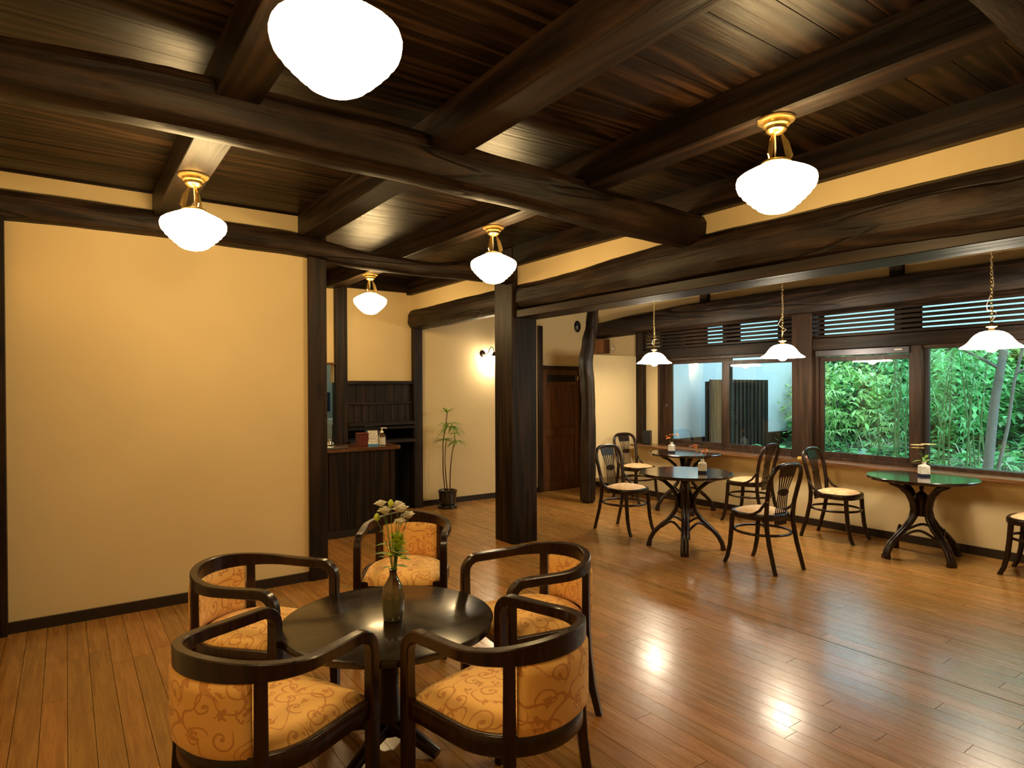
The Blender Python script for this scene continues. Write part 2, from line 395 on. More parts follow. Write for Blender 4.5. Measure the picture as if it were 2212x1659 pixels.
    def build(s, name, mat, parent=None, loc=None, fix=True):
        me = bpy.data.meshes.new(name); me.from_pydata(s.v, [], s.f); me.update()
        me.polygons.foreach_set('use_smooth', s.sm)
        if s.uv:
            ul = me.uv_layers.new(name='UVMap')
            for l in me.loops: ul.data[l.index].uv = s.uv.get(l.vertex_index, (0, 0))
        if fix:
            bm = bmesh.new(); bm.from_mesh(me); bmesh.ops.recalc_face_normals(bm, faces=bm.faces[:]); bm.to_mesh(me); bm.free()
        me.materials.append(M[mat] if isinstance(mat, str) else mat)
        o = bpy.data.objects.new(name, me); COL.objects.link(o)
        if parent: o.parent = parent
        if loc: o.location = loc
        return o
def smooth_by_angle(o, deg=40):
    me = o.data
    bm = bmesh.new(); bm.from_mesh(me)
    for f in bm.faces: f.smooth = True
    for e in bm.edges:
        if len(e.link_faces) == 2 and e.calc_face_angle(0) > radians(deg): e.smooth = False
    bm.to_mesh(me); bm.free()
def tag(o, label, cat, group=None, kind=None):
    o['label'] = label; o['category'] = cat
    if group: o['group'] = group
    if kind: o['kind'] = kind
    return o
def empty(name, loc, rz=0.0):
    o = bpy.data.objects.new(name, None); COL.objects.link(o); o.location = loc; o.rotation_euler = (0, 0, rz); o.empty_display_size = 0.1
    return o
def copy_tree(o, parent=None):
    c = o.copy(); COL.objects.link(c); c.parent = parent
    for ch in list(o.children): copy_tree(ch, c)
    return c
def struct(name, mb, mat, label, cat):
    o = mb.build(name, mat) if isinstance(mb, MB) else mb
    return tag(o, label, cat, kind='structure')
TRIM = [0]
def trim(mb, mat, label, cat='timber'):
    TRIM[0] += 1
    return struct('trim_%d' % TRIM[0], mb, mat, label, cat)
def lerp(a, b, t): return a + (b - a) * t
def interp(tab, x):
    if x <= tab[0][0]: return tab[0][1:]
    for p, q in zip(tab, tab[1:]):
        if x <= q[0]:
            t = (x - p[0]) / (q[0] - p[0]); t = t * t * (3 - 2 * t)
            return tuple(lerp(p[i], q[i], t) for i in range(1, len(p)))
    return tab[-1][1:]

# ------------------------------------------------------------------ the room
XL, XG, XW = -0.36, 3.64, 6.64          # left wall face, threshold line, face of wall under the windows
YB, YL, YF = -1.6, 4.97, 7.25           # wall behind the camera, left wall face, far wall face
ZC = 2.855
def project(x, y, z):
    d = Vector((x, y, z - H)); q = d.dot(fw)
    if q < 0.05: return None
    return 1106 + 1365.78 * d.dot(rt) / q, 850.55 - 1365.78 * d.dot(up) / q, q

# floor
floor = struct('floor', MB().box(XL - .2, 7.0, YB - .2, 9.2, -0.10, -0.014), 'basedark', 'honey brown hardwood floor of long narrow planks', 'floor')
PW = 0.10; rows = []
x = XG - 0.045
while x > XL: rows.append((max(x - PW, XL), x)); x -= PW
x = XG + 0.045
while x < XW: rows.append((x, min(x + PW, XW))); x += PW
pl = []
for i, (x0, x1) in enumerate(rows):
    y = YB - random.random() * 1.82
    while y < YF:
        L = random.choice((1.82, 1.82, 1.52, 1.21))
        a, b = max(y, YB), min(y + L, YF)
        if b - a > .02:
            ar = 0.0
            for k in range(12):
                ym = a + (b - a) * (k + .5) / 12
                p = project((x0 + x1) / 2, ym, 0)
                if p and -20 < p[0] < 2232 and -20 < p[1] < 1679: ar += (b - a) / 12 * (x1 - x0) * H / p[2] ** 3
            pl.append((ar, x0, x1, a, b))
        y += L
pl.sort(reverse=True)
unit = None
rest = MB()
for k, (ar, x0, x1, a, b) in enumerate(pl):
    g = 0.0012
    if k < 300:
        if unit is None:
            unit = MB().box(-.5, .5, -.5, .5, -0.0135, 0.0, 0.0).build('plank', 'plank', floor)
            o = unit
        else:
            o = unit.copy(); COL.objects.link(o); o.name = 'plank'
        o.location = ((x0 + x1) / 2, (a + b) / 2, random.uniform(-.0004, 0)); o.scale = (x1 - x0 - 2 * g, b - a - 2 * g, 1)
    else:
        rest.box(x0 + g, x1 - g, a + g, b - g, -.0135, 0)
o = rest.build('plank_rest', 'plank_far', floor); o.name = 'joined_planks'; o['kind'] = 'stuff'
for (a, b) in ((XG - .0445, XG - .015), (XG - .013, XG + .022), (XG + .030, XG + .0445)):
    MB().box(a, b, YB, YF, -.0135, -0.0003).build('threshold_strip', 'plank', floor)

# ceiling
ceil = struct('ceiling', MB().box(XL - .2, 7.2, YB - .2, 9.2, ZC + .014, ZC + .12), 'darkX', 'dark stained board ceiling between timber joists', 'ceiling')
y = YB; cb = None
while y < YF:
    for (xa, xb) in ((XL, 1.565), (1.565, 3.56)):
        if cb is None:
            cb = MB().box(-.5, .5, -.5, .5, 0, .0135).build('ceiling_plank', 'ceilboard', ceil); o = cb
        else:
            o = cb.copy(); COL.objects.link(o); o.name = 'ceiling_plank'
        o.location = ((xa + xb) / 2, y + .09, ZC + random.uniform(0, .002)); o.scale = (xb - xa - .002, .1765, 1)
    y += .18

# walls
def wallbox(name, label, boxes, mat='plaster', cat='wall'):
    mb = MB()
    for b in boxes: mb.box(*b)
    return struct(name, mb, mat, label, cat)
wallbox('wall_left', 'broad cream plaster wall behind the orange armchairs', [(XL, 1.56, YL, YL + .12, 0, ZC)])
wallbox('wall_side', 'plaster side wall running along the left edge', [(XL - .12, XL, YB, YL + .12, 0, ZC)])
wallbox('wall_back', 'plaster wall behind the viewpoint', [(XL - .12, 6.95, YB - .12, YB, 0, ZC)])
wallbox('wall_reception_side', 'plaster side wall of the reception niche', [(1.50, 1.62, YL + .12, YF, 0, ZC)])
wallbox('wall_far', 'pale plaster far wall with the potted plant and wall lamp', [
    (1.62, 1.95, YF, YF + .12, 0, ZC), (1.95, 2.56, YF, YF + .12, 1.80, ZC), (1.95, 2.56, YF, YF + .12, 0, .83),
    (2.56, 3.62, YF, YF + .12, 1.58, ZC), (3.62, 5.64, YF, YF + .12, 0, ZC), (5.64, 6.40, YF, YF + .12, 1.80, ZC), (6.40, 6.95, YF, YF + .12, 0, ZC)])
wallbox('wall_beam_infill', 'narrow plaster strip above the great log beam', [(3.56, 3.74, YB, YF, 2.36, 2.70)])
wallbox('wall_window_low', 'cream plaster wall below the window sill', [(XW, 6.90, YB, YF, 0, .69)])
wallbox('wall_window_end', 'plaster panel and upper strip around the windows', [
    (6.78, 6.90, 6.03, YF, .69, ZC), (6.78, 6.90, YB, .34, .69, 2.05), (6.78, 6.90, YB, 6.03, 2.42, ZC)])
wallbox('wall_wing', 'hanging pale plaster wing panel beside the crooked post', [(5.83, 6.70, 6.40, 6.50, .27, 1.955)])

wallbox('wall_light_block', 'added unseen wall keeping sky light out behind the far wall', [(XL - .2, 7.0, 9.0, 9.12, 0, 2.95), (6.88, 7.0, YF + .12, 9.0, -.1, 2.95), (4.3, 4.4, YF + .12, 9.0, 0, 2.95), (1.1, 1.2, YL + .13, 9.0, 0, 2.95)], 'plaster')  # unseen walls added to stop sky light leaking in behind the far wall
# back room behind the reception opening
wallbox('wall_office', 'pale walls of the back office seen through the reception opening', [(1.2, 3.2, 8.9, 9.0, 0, ZC), (1.2, 1.3, YF + .12, 8.9, 0, ZC), (3.1, 3.2, YF + .12, 8.9, 0, ZC)], 'white_plaster')
cab = empty('office_cabinet', (2.75, 8.5, 0)); tag(cab, 'pale green office cabinet glimpsed through the reception opening', 'cabinet')
MB().box(-.3, .3, -.2, .2, 0, 1.1, .01).build('body', 'whiteplastic', cab); MB().box(-.27, .27, -.215, -.2, .1, .6, .004).build('door', 'whiteplastic', cab); MB().box(-.27, .27, -.215, -.2, .63, 1.05, .004).build('door', 'whiteplastic', cab)
mon = empty('monitor', (2.72, 8.42, 1.1)); tag(mon, 'dark computer monitor on the pale office cabinet', 'monitor')
MB().box(-.08, .08, -.06, .06, 0, .015, .003).build('base', 'black', mon); MB().box(-.02, .02, 0, .02, .015, .12).build('neck', 'black', mon); MB().box(-.2, .2, -.02, .01, .1, .36, .004).build('screen', 'navy', mon)
tl = empty('tube_lamp', (2.4, 8.1, ZC + .014)); tag(tl, 'fluorescent tube lamp on the back office ceiling', 'lamp')
MB().box(-.4, .4, -.04, .04, -.05, 0, .005).build('housing', 'whiteplastic', tl); MB().tube([(-.38, 0, -.07), (.38, 0, -.07)], .015, 8).build('tube', 'tube', tl)

# baseboards
def baseboard(name, label, boxes): return wallbox(name, label, boxes, 'basedark', 'baseboard')
baseboard('baseboard_left', 'dark baseboard of the broad left wall', [(XL, 1.55, YL - .02, YL, 0, .07)])
baseboard('baseboard_far', 'dark baseboard behind the potted plant', [(3.69, 5.565, YF - .02, YF, 0, .07)])
baseboard('baseboard_window', 'dark baseboard below the window wall', [(XW - .02, XW, YB, YF, 0, .075)])
baseboard('baseboard_side', 'dark baseboard of the side wall', [(XL, XL + .02, YB, YL, 0, .07)])

# joists
for i, (a, b) in enumerate(((.495, .665), (1.48, 1.65), (2.475, 2.62))):
    trim(MB().box(a, b, YB, YF, 2.675, ZC + .01, .004), 'darkY', ['square ceiling joist nearest the left wall end', 'square ceiling joist meeting the left wall corner post', 'square ceiling joist next to the great log beam'][i], 'joist')
trim(MB().box(3.50, 3.60, YB, YF, 2.675, ZC + .01, .004), 'darkY', 'wall plate beam above the plaster strip over the log', 'beam')
trim(MB().box(1.62, 3.50, YF - .05, YF, 2.70, ZC + .01, .004), 'darkX', 'wall plate beam above the reception shelf wall', 'beam')
trim(MB().box(XL, 1.55, YL - .01, YL + .02, ZC - .012, ZC + .01), 'darkX', 'thin dark strip where left wall meets ceiling', 'trim')
trim(MB().box(6.70, 6.80, YB, YF, 2.735, ZC + .02, .004), 'darkY', 'wall plate beam above the window wall', 'beam')

# hewn logs
def log(axis, tab, a0, a1, seg, seed, nside=16, rough=.05):
    seg = int(seg * 1.6)
    """tab rows: (s, c1, c2, r1, r2) - centre in the two other axes and half sizes"""
    rnd = random.Random(seed); ph = [[rnd.uniform(0, 6.28) for _ in range(4)] for _ in range(nside)]
    vs = []; K = seg + 1
    for i in range(K + 2):
        ii = min(max(i - 1, 0), seg); s = a0 + (a1 - a0) * ii / seg
        c1, c2, r1, r2 = interp(tab, s)
        k = 0.72 if i in (0, K + 1) else 1.0
        so = s + (-.03 if i == 0 else .03 if i == K + 1 else 0) * (0 if i in (0, K + 1) else 1)
        if i == 1: so = s + .035
        if i == K: so = s - .035
        for j in range(nside):
            an = 2 * pi * j / nside
            n = 1 + rough * (sin(s * 2.1 + ph[j][0]) * .5 + sin(s * 5.3 + ph[j][1]) * .35 + sin(s * 11 + ph[j][2]) * .2) + .03 * sin(3 * an + ph[0][3]) + rnd.uniform(-.012, .012)
            # squarish hewn section
            q = (abs(cos(an)) ** 3.2 + abs(sin(an)) ** 3.2) ** (-1 / 3.2)
            u, v = c1 + r1 * q * cos(an) * n * k, c2 + r2 * q * sin(an) * n * k
            vs.append((so, u, v) if axis == 'X' else (u, so, v) if axis == 'Y' else (u, v, so))
    R = K + 2
    fs = [(i * nside + j, i * nside + (j + 1) % nside, (i + 1) * nside + (j + 1) % nside, (i + 1) * nside + j) for i in range(R - 1) for j in range(nside)]
    fs += [tuple(range(nside))[::-1], tuple(range((R - 1) * nside, R * nside))]
    mb = MB(); mb.add(vs, fs, True); return mb
def logtrim(axis, tab, a0, a1, seg, seed, label, cat='log beam', **k):
    o = trim(log(axis, tab, a0, a1, seg, seed, **k), 'log' + axis, label, cat); smooth_by_angle(o, 24); return o
logtrim('Y', [(-1.6, 3.65, 2.36, .17, .18), (1.0, 3.65, 2.372, .17, .178), (2.3, 3.65, 2.395, .17, .157), (3.1, 3.65, 2.40, .17, .165), (4.3, 3.66, 2.385, .145, .14), (4.75, 3.66, 2.385, .138, .137), (5.3, 3.66, 2.39, .135, .13), (7.22, 3.63, 2.372, .14, .125)], YB, 7.22, 60, 3, 'great hewn log beam running over the threshold to the far wall', rough=.035)
logtrim('X', [(-.36, 2.86, 2.63, .11, .095), (.5, 2.86, 2.66, .12, .115), (1.2, 2.87, 2.66, .12, .12), (1.95, 2.87, 2.635, .12, .112), (2.9, 2.87, 2.595, .12, .118), (3.7, 2.87, 2.578, .12, .105)], -.36, 3.68, 40, 5, 'hewn cross log lying under the joists and on the great beam', rough=.03)
logtrim('X', [(-.36, .575, 2.63, .11, .11), (1.9, .575, 2.605, .12, .115), (3.7, .575, 2.58, .12, .11)], -.36, 3.68, 30, 6, 'hewn cross log close to the viewpoint at the upper right corner', rough=.03)
logtrim('X', [(-.36, 4.965, 2.637, .085, .095), (.0, 4.965, 2.64, .085, .09), (.5, 4.965, 2.642, .085, .087), (1.3, 4.965, 2.627, .085, .092), (2.1, 4.965, 2.56, .08, .07), (2.6, 4.965, 2.545, .08, .062), (3.0, 4.965, 2.575, .08, .08), (3.52, 4.965, 2.58, .08, .08)], -.36, 3.52, 40, 8, 'wavy log beam along the top of the left wall', rough=.04)
logtrim('Y', [(-1.6, 6.74, 2.40, .13, .13), (.5, 6.74, 2.44, .13, .15), (1.9, 6.74, 2.455, .13, .15), (4.2, 6.74, 2.455, .13, .165), (5.5, 6.74, 2.44, .13, .165), (6.4, 6.74, 2.42, .12, .14), (7.25, 6.74, 2.385, .11, .12)], YB, YF, 50, 9, 'long curved log beam above the window slats', rough=.025)
o = logtrim('Z', [(0, 5.597, 6.21, .088, .088), (.53, 5.607, 6.21, .092, .09), (.95, 5.612, 6.21, .086, .088), (1.31, 5.612, 6.21, .080, .085), (1.55, 5.60, 6.21, .084, .085), (1.85, 5.565, 6.21, .083, .085), (2.1, 5.61, 6.21, .068, .08), (2.34, 5.675, 6.21, .066, .075), (2.60, 5.70, 6.21, .06, .07), (2.90, 5.71, 6.21, .06, .07)], 0, 2.86, 40, 12, 'crooked natural log post in front of the wooden door', 'post', rough=.05)

trim(MB().box(3.525, 3.80, YB, 4.97, 2.178, 2.25, .004), 'darkY', 'flat lintel board under the great log beam', 'lintel')
# posts
trim(MB().box(3.49, 3.79, 4.945, 5.245, 0, ZC, .006), 'darkZ', 'thick square main post standing by the threshold', 'post')
trim(MB().box(1.55, 1.69, 4.93, 5.09, 0, 2.70, .004), 'darkZ', 'square post at the end of the left wall', 'post')
trim(MB().box(XL, -.30, YL - .06, YL, 0, 2.62, .003), 'darkZ', 'corner post at the left edge of the broad wall', 'post')
trim(MB().box(2.566, 2.706, YF - .07, YF + .06, 0, 2.70, .004), 'darkZ', 'reception post left of the panelled shelf', 'post')
trim(MB().box(3.563, 3.686, YF - .07, YF + .06, 0, 2.70, .004), 'darkZ', 'far wall post under the end of the great log', 'post')
trim(MB().box(5.565, 5.64, YF - .04, YF + .06, 0, 2.40, .004), 'darkZ', 'dark door post left of the wooden door', 'post')
trim(MB().box(5.64, 6.46, YF - .03, YF + .05, 1.784, 1.83, .003), 'darkX', 'dark head rail above the wooden door', 'trim')
trim(MB().box(6.40, 6.46, YF - .03, YF + .06, 0, 1.80, .003), 'darkZ', 'dark door post behind the crooked log', 'post')
trim(MB().box(6.70, 6.86, 6.28, 6.41, 0, 2.40, .004), 'darkZ', 'slim post at the far end of the window sill', 'post')
trim(MB().box(6.665, 6.90, 3.76, 3.994, .69, 2.40, .004), 'frame', 'broad post between the two windows', 'post')
for yy, nm in ((5.24, 'far'), (2.93, 'near')):
    trim(MB().box(6.72, 6.79, yy - .06, yy + .06, 2.50, 2.75, .003), 'darkZ', 'short strut above the window log at its %s end' % nm, 'strut')
trim(MB().box(6.69, 6.88, .34, 6.28, 1.905, 2.03, .004), 'darkY', 'window head rail below the slatted transom', 'beam')
trim(MB().box(6.84, 6.89, .34, 6.28, 2.03, 2.06), 'darkY', 'lower frame rail of the transom', 'trim')

# transom: slats and frosted panes
tr = empty('window_3', (0, 0, 0)); tag(tr, 'slatted transom with frosted panes above the windows', 'window', kind='structure')
sl = MB().box(6.735, 6.765, .34, 6.28, -.016, .016, .002).build('slat', 'darkY', tr); sl.location = (0, 0, 2.055)
for k in range(1, 6):
    c = sl.copy(); COL.objects.link(c); c.location = (0, 0, 2.055 + k * .048)
for yy in (1.55, 2.93, 4.95, 5.6):
    MB().box(6.765, 6.79, yy - .03, yy + .03, 2.03, 2.33).build('slat_batten', 'darkZ', tr)
for (a, b) in ((.34, 2.746), (2.996, 3.724), (4.281, 4.788), (4.98, 5.28)):
    MB().box(6.862, 6.868, a, b, 2.05, 2.34).build('pane', 'frost', tr)
for (a, b) in ((2.746, 2.996), (3.724, 4.281), (4.788, 4.98), (5.28, 6.28)):
    MB().box(6.855, 6.875, a, b, 2.05, 2.34).build('panel', 'darkY', tr)
# sill
struct('trim_sill', MB().box(6.50, 6.80, YB, 6.33, .685, .715, .003), 'sillwood', 'long brown wooden window sill', 'sill').name = 'trim_%d' % (TRIM[0] + 1); TRIM[0] += 1
# windows
def framebox(mb, x0, x1, y0, y1, z0, z1, t):
    mb.box(x0, x1, y0, y0 + t, z0, z1, .002); mb.box(x0, x1, y1 - t, y1, z0, z1, .002)
    mb.box(x0, x1, y0 + t, y1 - t, z0, z0 + t, .002); mb.box(x0, x1, y0 + t, y1 - t, z1 - t, z1, .002)
w1 = empty('window_1', (0, 0, 0)); tag(w1, 'left sliding window looking at the white building', 'window', kind='structure')
mb = MB(); framebox(mb, 6.74, 6.88, 3.994, 6.03, .715, 1.905, .035); mb.build('window_frame', 'frame', w1)
def sash(par, x0, y0, y1, z0, z1, st, sb, st2=None, mat='frame'):
    f = MB(); f.box(x0, x0 + .03, y0, y0 + st, z0, z1, .002); f.box(x0, x0 + .03, y1 - (st2 or st), y1, z0, z1, .002)
    f.box(x0, x0 + .03, y0 + st, y1 - (st2 or st), z0, z0 + sb, .002); f.box(x0, x0 + .03, y0 + st, y1 - (st2 or st), z1 - sb, z1, .002)
    s = f.build('sash', mat, par)
    MB().box(x0 + .012, x0 + .017, y0 + st, y1 - (st2 or st), z0 + sb, z1 - sb).build('pane', 'glass', s)
    return s
sash(w1, 6.83, 4.90, 6.0, .75, 1.87, .11, .045, .15)
sash(w1, 6.775, 4.02, 5.0, .75, 1.84, .03, .05, .11)
MB().box(6.815, 6.83, 5.93, 5.955, 1.24, 1.28, .002).build('latch', 'chrome', w1)
w2 = empty('window_2', (0, 0, 0)); tag(w2, 'right window with sliding sash and large fixed pane onto the garden', 'window', kind='structure')
mb = MB(); framebox(mb, 6.74, 6.88, .34, 3.76, .715, 1.905, .035); mb.build('window_frame', 'frame', w2)
MB().box(6.72, 6.88, 2.70, 2.80, .75, 1.905, .002).build('mullion', 'frame', w2)
sash(w2, 6.775, 2.80, 3.735, .75, 1.83, .03, .05, .05)
MB().box(6.70, 6.80, 2.80, 3.74, 1.835, 1.90, .004).build('blind_box', 'alu', w2)
MB().box(6.695, 6.70, 2.86, 2.93, 1.865, 1.878).build('blind_label', 'paper', w2)
MB().box(6.82, 6.825, .375, 2.70, .75, 1.87).build('pane', 'glass', w2)
MB().box(6.80, 6.84, 2.665, 2.70, .75, 1.87, .002).build('side_channel', 'alu', w2)

# reception shelf wall
sh = empty('reception_shelf', (0, YF, 0)); tag(sh, 'dark panelled shelf unit behind the reception counter', 'shelf unit')
MB().box(2.706, 3.563, -.05, .04, 1.56, 1.60, .003).build('top_rail', 'darkX', sh)
MB().box(2.706, 3.563, -.04, .04, 1.315, 1.345, .003).build('middle_rail', 'darkX', sh)
MB().box(2.706, 3.563, -.10, .04, 1.06, 1.105, .003).build('ledge', 'darkX', sh)
MB().box(2.706, 3.563, -.08, .04, 1.01, 1.045, .003).build('lower_rail', 'darkX', sh)
MB().box(2.706, 3.563, -.14, .40, .845, .885, .003).build('shelf_board', 'darkX', sh)
def boards(n, z0, z1, yy, par):
    wd = (3.563 - 2.706) / n
    for k in range(n):
        MB().box(2.706 + k * wd + .0015, 2.706 + (k + 1) * wd - .0015, yy, yy + .02, z0, z1, .003).build('board', 'darkZ', par)
boards(7, 1.34, 1.565, .012 - .02, sh); boards(9, 1.10, 1.32, .005 - .02, sh)
MB().box(2.706, 2.735, -.03, .03, 1.10, 1.32, .002).build('stile', 'darkZ', sh); MB().box(3.535, 3.563, -.03, .03, 1.10, 1.32, .002).build('stile', 'darkZ', sh)
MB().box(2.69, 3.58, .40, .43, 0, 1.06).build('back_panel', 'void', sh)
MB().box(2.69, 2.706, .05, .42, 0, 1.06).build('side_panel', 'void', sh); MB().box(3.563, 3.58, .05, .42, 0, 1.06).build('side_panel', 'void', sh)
lf = struct('trim_f', MB().box(1.93, 2.566, YF - .05, YF + .02, 1.785, 1.81, .003), 'countertop', 'small wooden ledge above the reception opening', 'ledge'); TRIM[0] += 1; lf.name = 'trim_%d' % TRIM[0]

# reception counter
ct = empty('reception_counter', (0, 6.2, 0)); tag(ct, 'dark boarded reception counter with a brown rounded top', 'counter')
poly = [(1.70, -.02), (2.86, -.02)] + [(2.86 + .07 * sin(a * pi / 16), .05 - .07 * cos(a * pi / 16)) for a in range(1, 9)] + [(2.93, .40)] + [(2.86 + .07 * cos(a * pi / 16), .40 + .07 * sin(a * pi / 16)) for a in range(1, 9)] + [(1.70, .47)]
MB().prism(poly, .865, .90).build('counter_top', 'countertop', ct)
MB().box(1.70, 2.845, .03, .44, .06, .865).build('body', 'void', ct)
nb = 5; wd = (2.80 - 1.70) / nb
for k in range(nb):
    MB().box(1.70 + k * wd + .002, 1.70 + (k + 1) * wd - .002, .012, .03, .07, .865, .003).build('board', 'darkZ', ct)
MB().box(2.80, 2.85, .0, .45, 0, .865, .003).build('end_post', 'darkZ', ct)
MB().box(1.70, 2.80, .0, .03, 0, .07, .003).build('plinth', 'basedark', ct)

# doors
d1 = empty('door_1', (5.64, YF + .02, 0)); tag(d1, 'brown wooden panel door beside the crooked post', 'door', kind='structure')
mb = MB(); mb.box(0, .11, 0, .035, 0, 1.784, .003); mb.box(.67, .76, 0, .035, 0, 1.784, .003); mb.box(.11, .67, 0, .035, 0, .13, .003); mb.box(.11, .67, 0, .035, .80, .92, .003); mb.box(.11, .67, 0, .035, 1.55, 1.784, .003)
mb.build('door_frame', 'doorwood', d1)
MB().box(.11, .67, .018, .03, .13, .80).build('panel', 'doorwood', d1); MB().box(.11, .67, .018, .03, .92, 1.55).build('panel', 'doorwood', d1)
MB().box(.12, .66, -.004, 0, 1.60, 1.70).build('vent_slot', 'void', d1)
MB().box(.70, .715, -.012, 0, 1.62, 1.68, .002).build('latch_plate', 'brass', d1)
d2 = empty('door_2', (XL, 3.9, 0)); tag(d2, 'brown wooden door at the left edge beside the corner post', 'door', kind='structure')
MB().box(0, .025, 0, .95, 0, 2.0, .003).build('leaf', 'doorwood', d2); MB().box(.025, .035, .12, .83, .2, .9, .003).build('panel', 'doorwood', d2); MB().box(.025, .035, .12, .83, 1.0, 1.8, .003).build('panel', 'doorwood', d2)
MB().tube([(.025, .06, 1.0), (.06, .06, 1.0), (.06, .16, 1.0)], .008, 6).build('handle', 'brass', d2)

# ------------------------------------------------------------------ orange armchairs
def arm_plan(t):
    """plan of the tub rail, t from -1 (left front) to 1 (right front): x, y and outward normal"""
    s = 1 if t >= 0 else -1; q = abs(t)
    yc = -.03; a, b = .248, .236; TA = .74
    if q < TA:
        an = q / TA * pi / 2
        x, y = a * sin(an), yc - b * cos(an); nx, ny = sin(an) / a, -cos(an) / b
    else:
        k = (q - TA) / (1 - TA)
        x, y = a - .010 * k, yc + .20 * k; nx, ny = 1, .05
    L = sqrt(nx * nx + ny * ny)
    return s * x, y, s * nx / L, ny / L
def make_armchair():
    root = empty('armchair', (0, 0, 0))
    # top rail with bent arms
    pts = []; sides = []; A = []; B = []
    def arm_bend(s):
        x0, y0, nx, ny = arm_plan(s); out = []
        for k in range(1, 9):
            an = k / 8 * pi / 2; R = .065
            out.append(((x0, y0 + R * sin(an), .668 - R + R * cos(an)), (s, 0, 0), .019, .020))
        return out
    body = []
    NT = 44
    for i in range(NT + 1):
        t = -1 + 2 * i / NT; x, y, nx, ny = arm_plan(t)
        q = min(1, abs(t) / .85); q = q * q * (3 - 2 * q)
        body.append(((x, y, lerp(.692, .668, q)), (nx, ny, 0), lerp(.0155, .019, q), lerp(.034, .020, q)))
    seq = list(reversed(arm_bend(-1))) + body + arm_bend(1)
    prev = None
    for p, sd, a, b in seq:
        sd = Vector(sd)
        if prev is not None and sd.dot(prev) < 0 and abs(sd.x) > .99: pass
        pts.append(p); sides.append(sd); A.append(a); B.append(b); prev = sd
    o = MB().rectsweep(pts, sides, A, B, .22).build('arm_rail', 'gloss', root); smooth_by_angle(o, 30)
    for s in (-1, 1):
        x0, y0, _, _ = arm_plan(s); yy = y0 + .065
        o = MB().rectsweep([(x0, yy, .606), (x0, yy, .43), (x0, yy, .2), (x0, yy + .004, 0)], [(s, 0, 0)] * 4, [.020, .021, .0205, .017], [.020, .021, .020, .017], .25).build('leg', 'gloss', root); smooth_by_angle(o, 40)
    TS = .405
    for s in (-1, 1):
        x, y, nx, ny = arm_plan(s * TS)
        p = [(x, y, .672), (x, y, .54), (x, y, .40), (x + nx * .008, y + ny * .008, .28), (x + nx * .028, y + ny * .028, .13), (x + nx * .06, y + ny * .06, 0)]
        o = MB().rectsweep(p, [(-ny, nx, 0)] * 6, [.019, .020, .021, .020, .019, .016], [.015, .0155, .018, .0175, .016, .014], .25).build('back_leg', 'gloss', root); smooth_by_angle(o, 40)
    # upholstered back
    nu, nv = 22, 10; T = TS - .045
    def surf(off, inner):
        vs = []; uv = []; L = 0; px = None
        for i in range(nu + 1):
            t = -T + 2 * T * i / nu; x, y, nx, ny = arm_plan(t)
            if px: L += sqrt((x - px[0]) ** 2 + (y - px[1]) ** 2)
            px = (x, y)
            for j in range(nv + 1):
                z = .428 + .243 * j / nv
                e = min(1, min(i, nu - i) / 2.2, min(j, nv - j) / 1.6); e = sqrt(max(0, 1 - (1 - e) ** 2))
                d = off * e
                vs.append((x + nx * d, y + ny * d, z)); uv.append((L + (3.1 if inner else 0), z))
        return vs, uv
    mb = MB()
    fs = [(i * (nv + 1) + j, (i + 1) * (nv + 1) + j, (i + 1) * (nv + 1) + j + 1, i * (nv + 1) + j + 1) for i in range(nu) for j in range(nv)]
    v, u = surf(.024, False); mb.add(v, fs, True, u)
    v, u = surf(-.028, True); mb.add(v, [f[::-1] for f in fs], True, u)
    mb.build('back_cushion', 'fabric', root, fix=False)
    # seat rail
    pts = []; sides = []
    x0, y0, _, _ = arm_plan(-1)
    for i in range(41):
        t = -1 + 2 * i / 40; x, y, nx, ny = arm_plan(t); pts.append((x - nx * .008, y - ny * .008, .402)); sides.append((nx, ny, 0))
    pts = [(pts[0][0], .095 + .14, .402)] + pts + [(pts[-1][0], .095 + .14, .402)]; sides = [sides[0]] + sides + [sides[-1]]
    o = MB().rectsweep(pts, sides, .013, .033, .3).build('seat_rail', 'gloss', root); smooth_by_angle(o, 50)
    MB().box(-.235, .235, .222, .246, .369, .432, .004).build('front_rail', 'gloss', root)
    # seat cushion
    bd = []
    for i in range(37):
        x, y, nx, ny = arm_plan(-1 + 2 * i / 36); bd.append((x - nx * .022, y - ny * .022))
    bd[0] = (bd[0][0], .15); bd[-1] = (bd[-1][0], .15)
    fr = [(bd[-1][0] + (bd[0][0] - bd[-1][0]) * k / 12, .15 + .10 * (1 - (abs(k - 6) / 6) ** 4)) for k in range(1, 12)]
    bd = bd + [(.216, .235)] + [(.216 - .432 * k / 10, .245 + .008 * sin(pi * k / 10)) for k in range(1, 10)] + [(-.216, .235)]
    n = len(bd); vs = [(0, -.02, .478)]; uv = [(0, 0)]; fs = []
    RN = 9
    for r in range(1, RN + 1):
        q = r / RN
        for (x, y) in bd:
            px, py = x * q, -.02 + (y + .02) * q
            z = .436 + .042 * (1 - q ** 5)
            vs.append((px, py, z)); uv.append((px + .5, py * .999))
    for k in range(n): fs.append((0, 1 + k, 1 + (k + 1) % n))
    for r in range(RN - 1):
        for k in range(n):
            a = 1 + r * n; fs.append((a + k, a + n + k, a + n + (k + 1) % n, a + (k + 1) % n))
    e = 1 + (RN - 1) * n
    vs += [(x, y, .410) for x, y in bd]; uv += [(x + .5, y) for x, y in bd]
    for k in range(n): fs.append((e + k, e + n + k, e + n + (k + 1) % n, e + (k + 1) % n))
    mb = MB(); mb.add(vs, fs, True, uv); mb.build('seat_cushion', 'fabric', root)
    return root
arm0 = make_armchair()
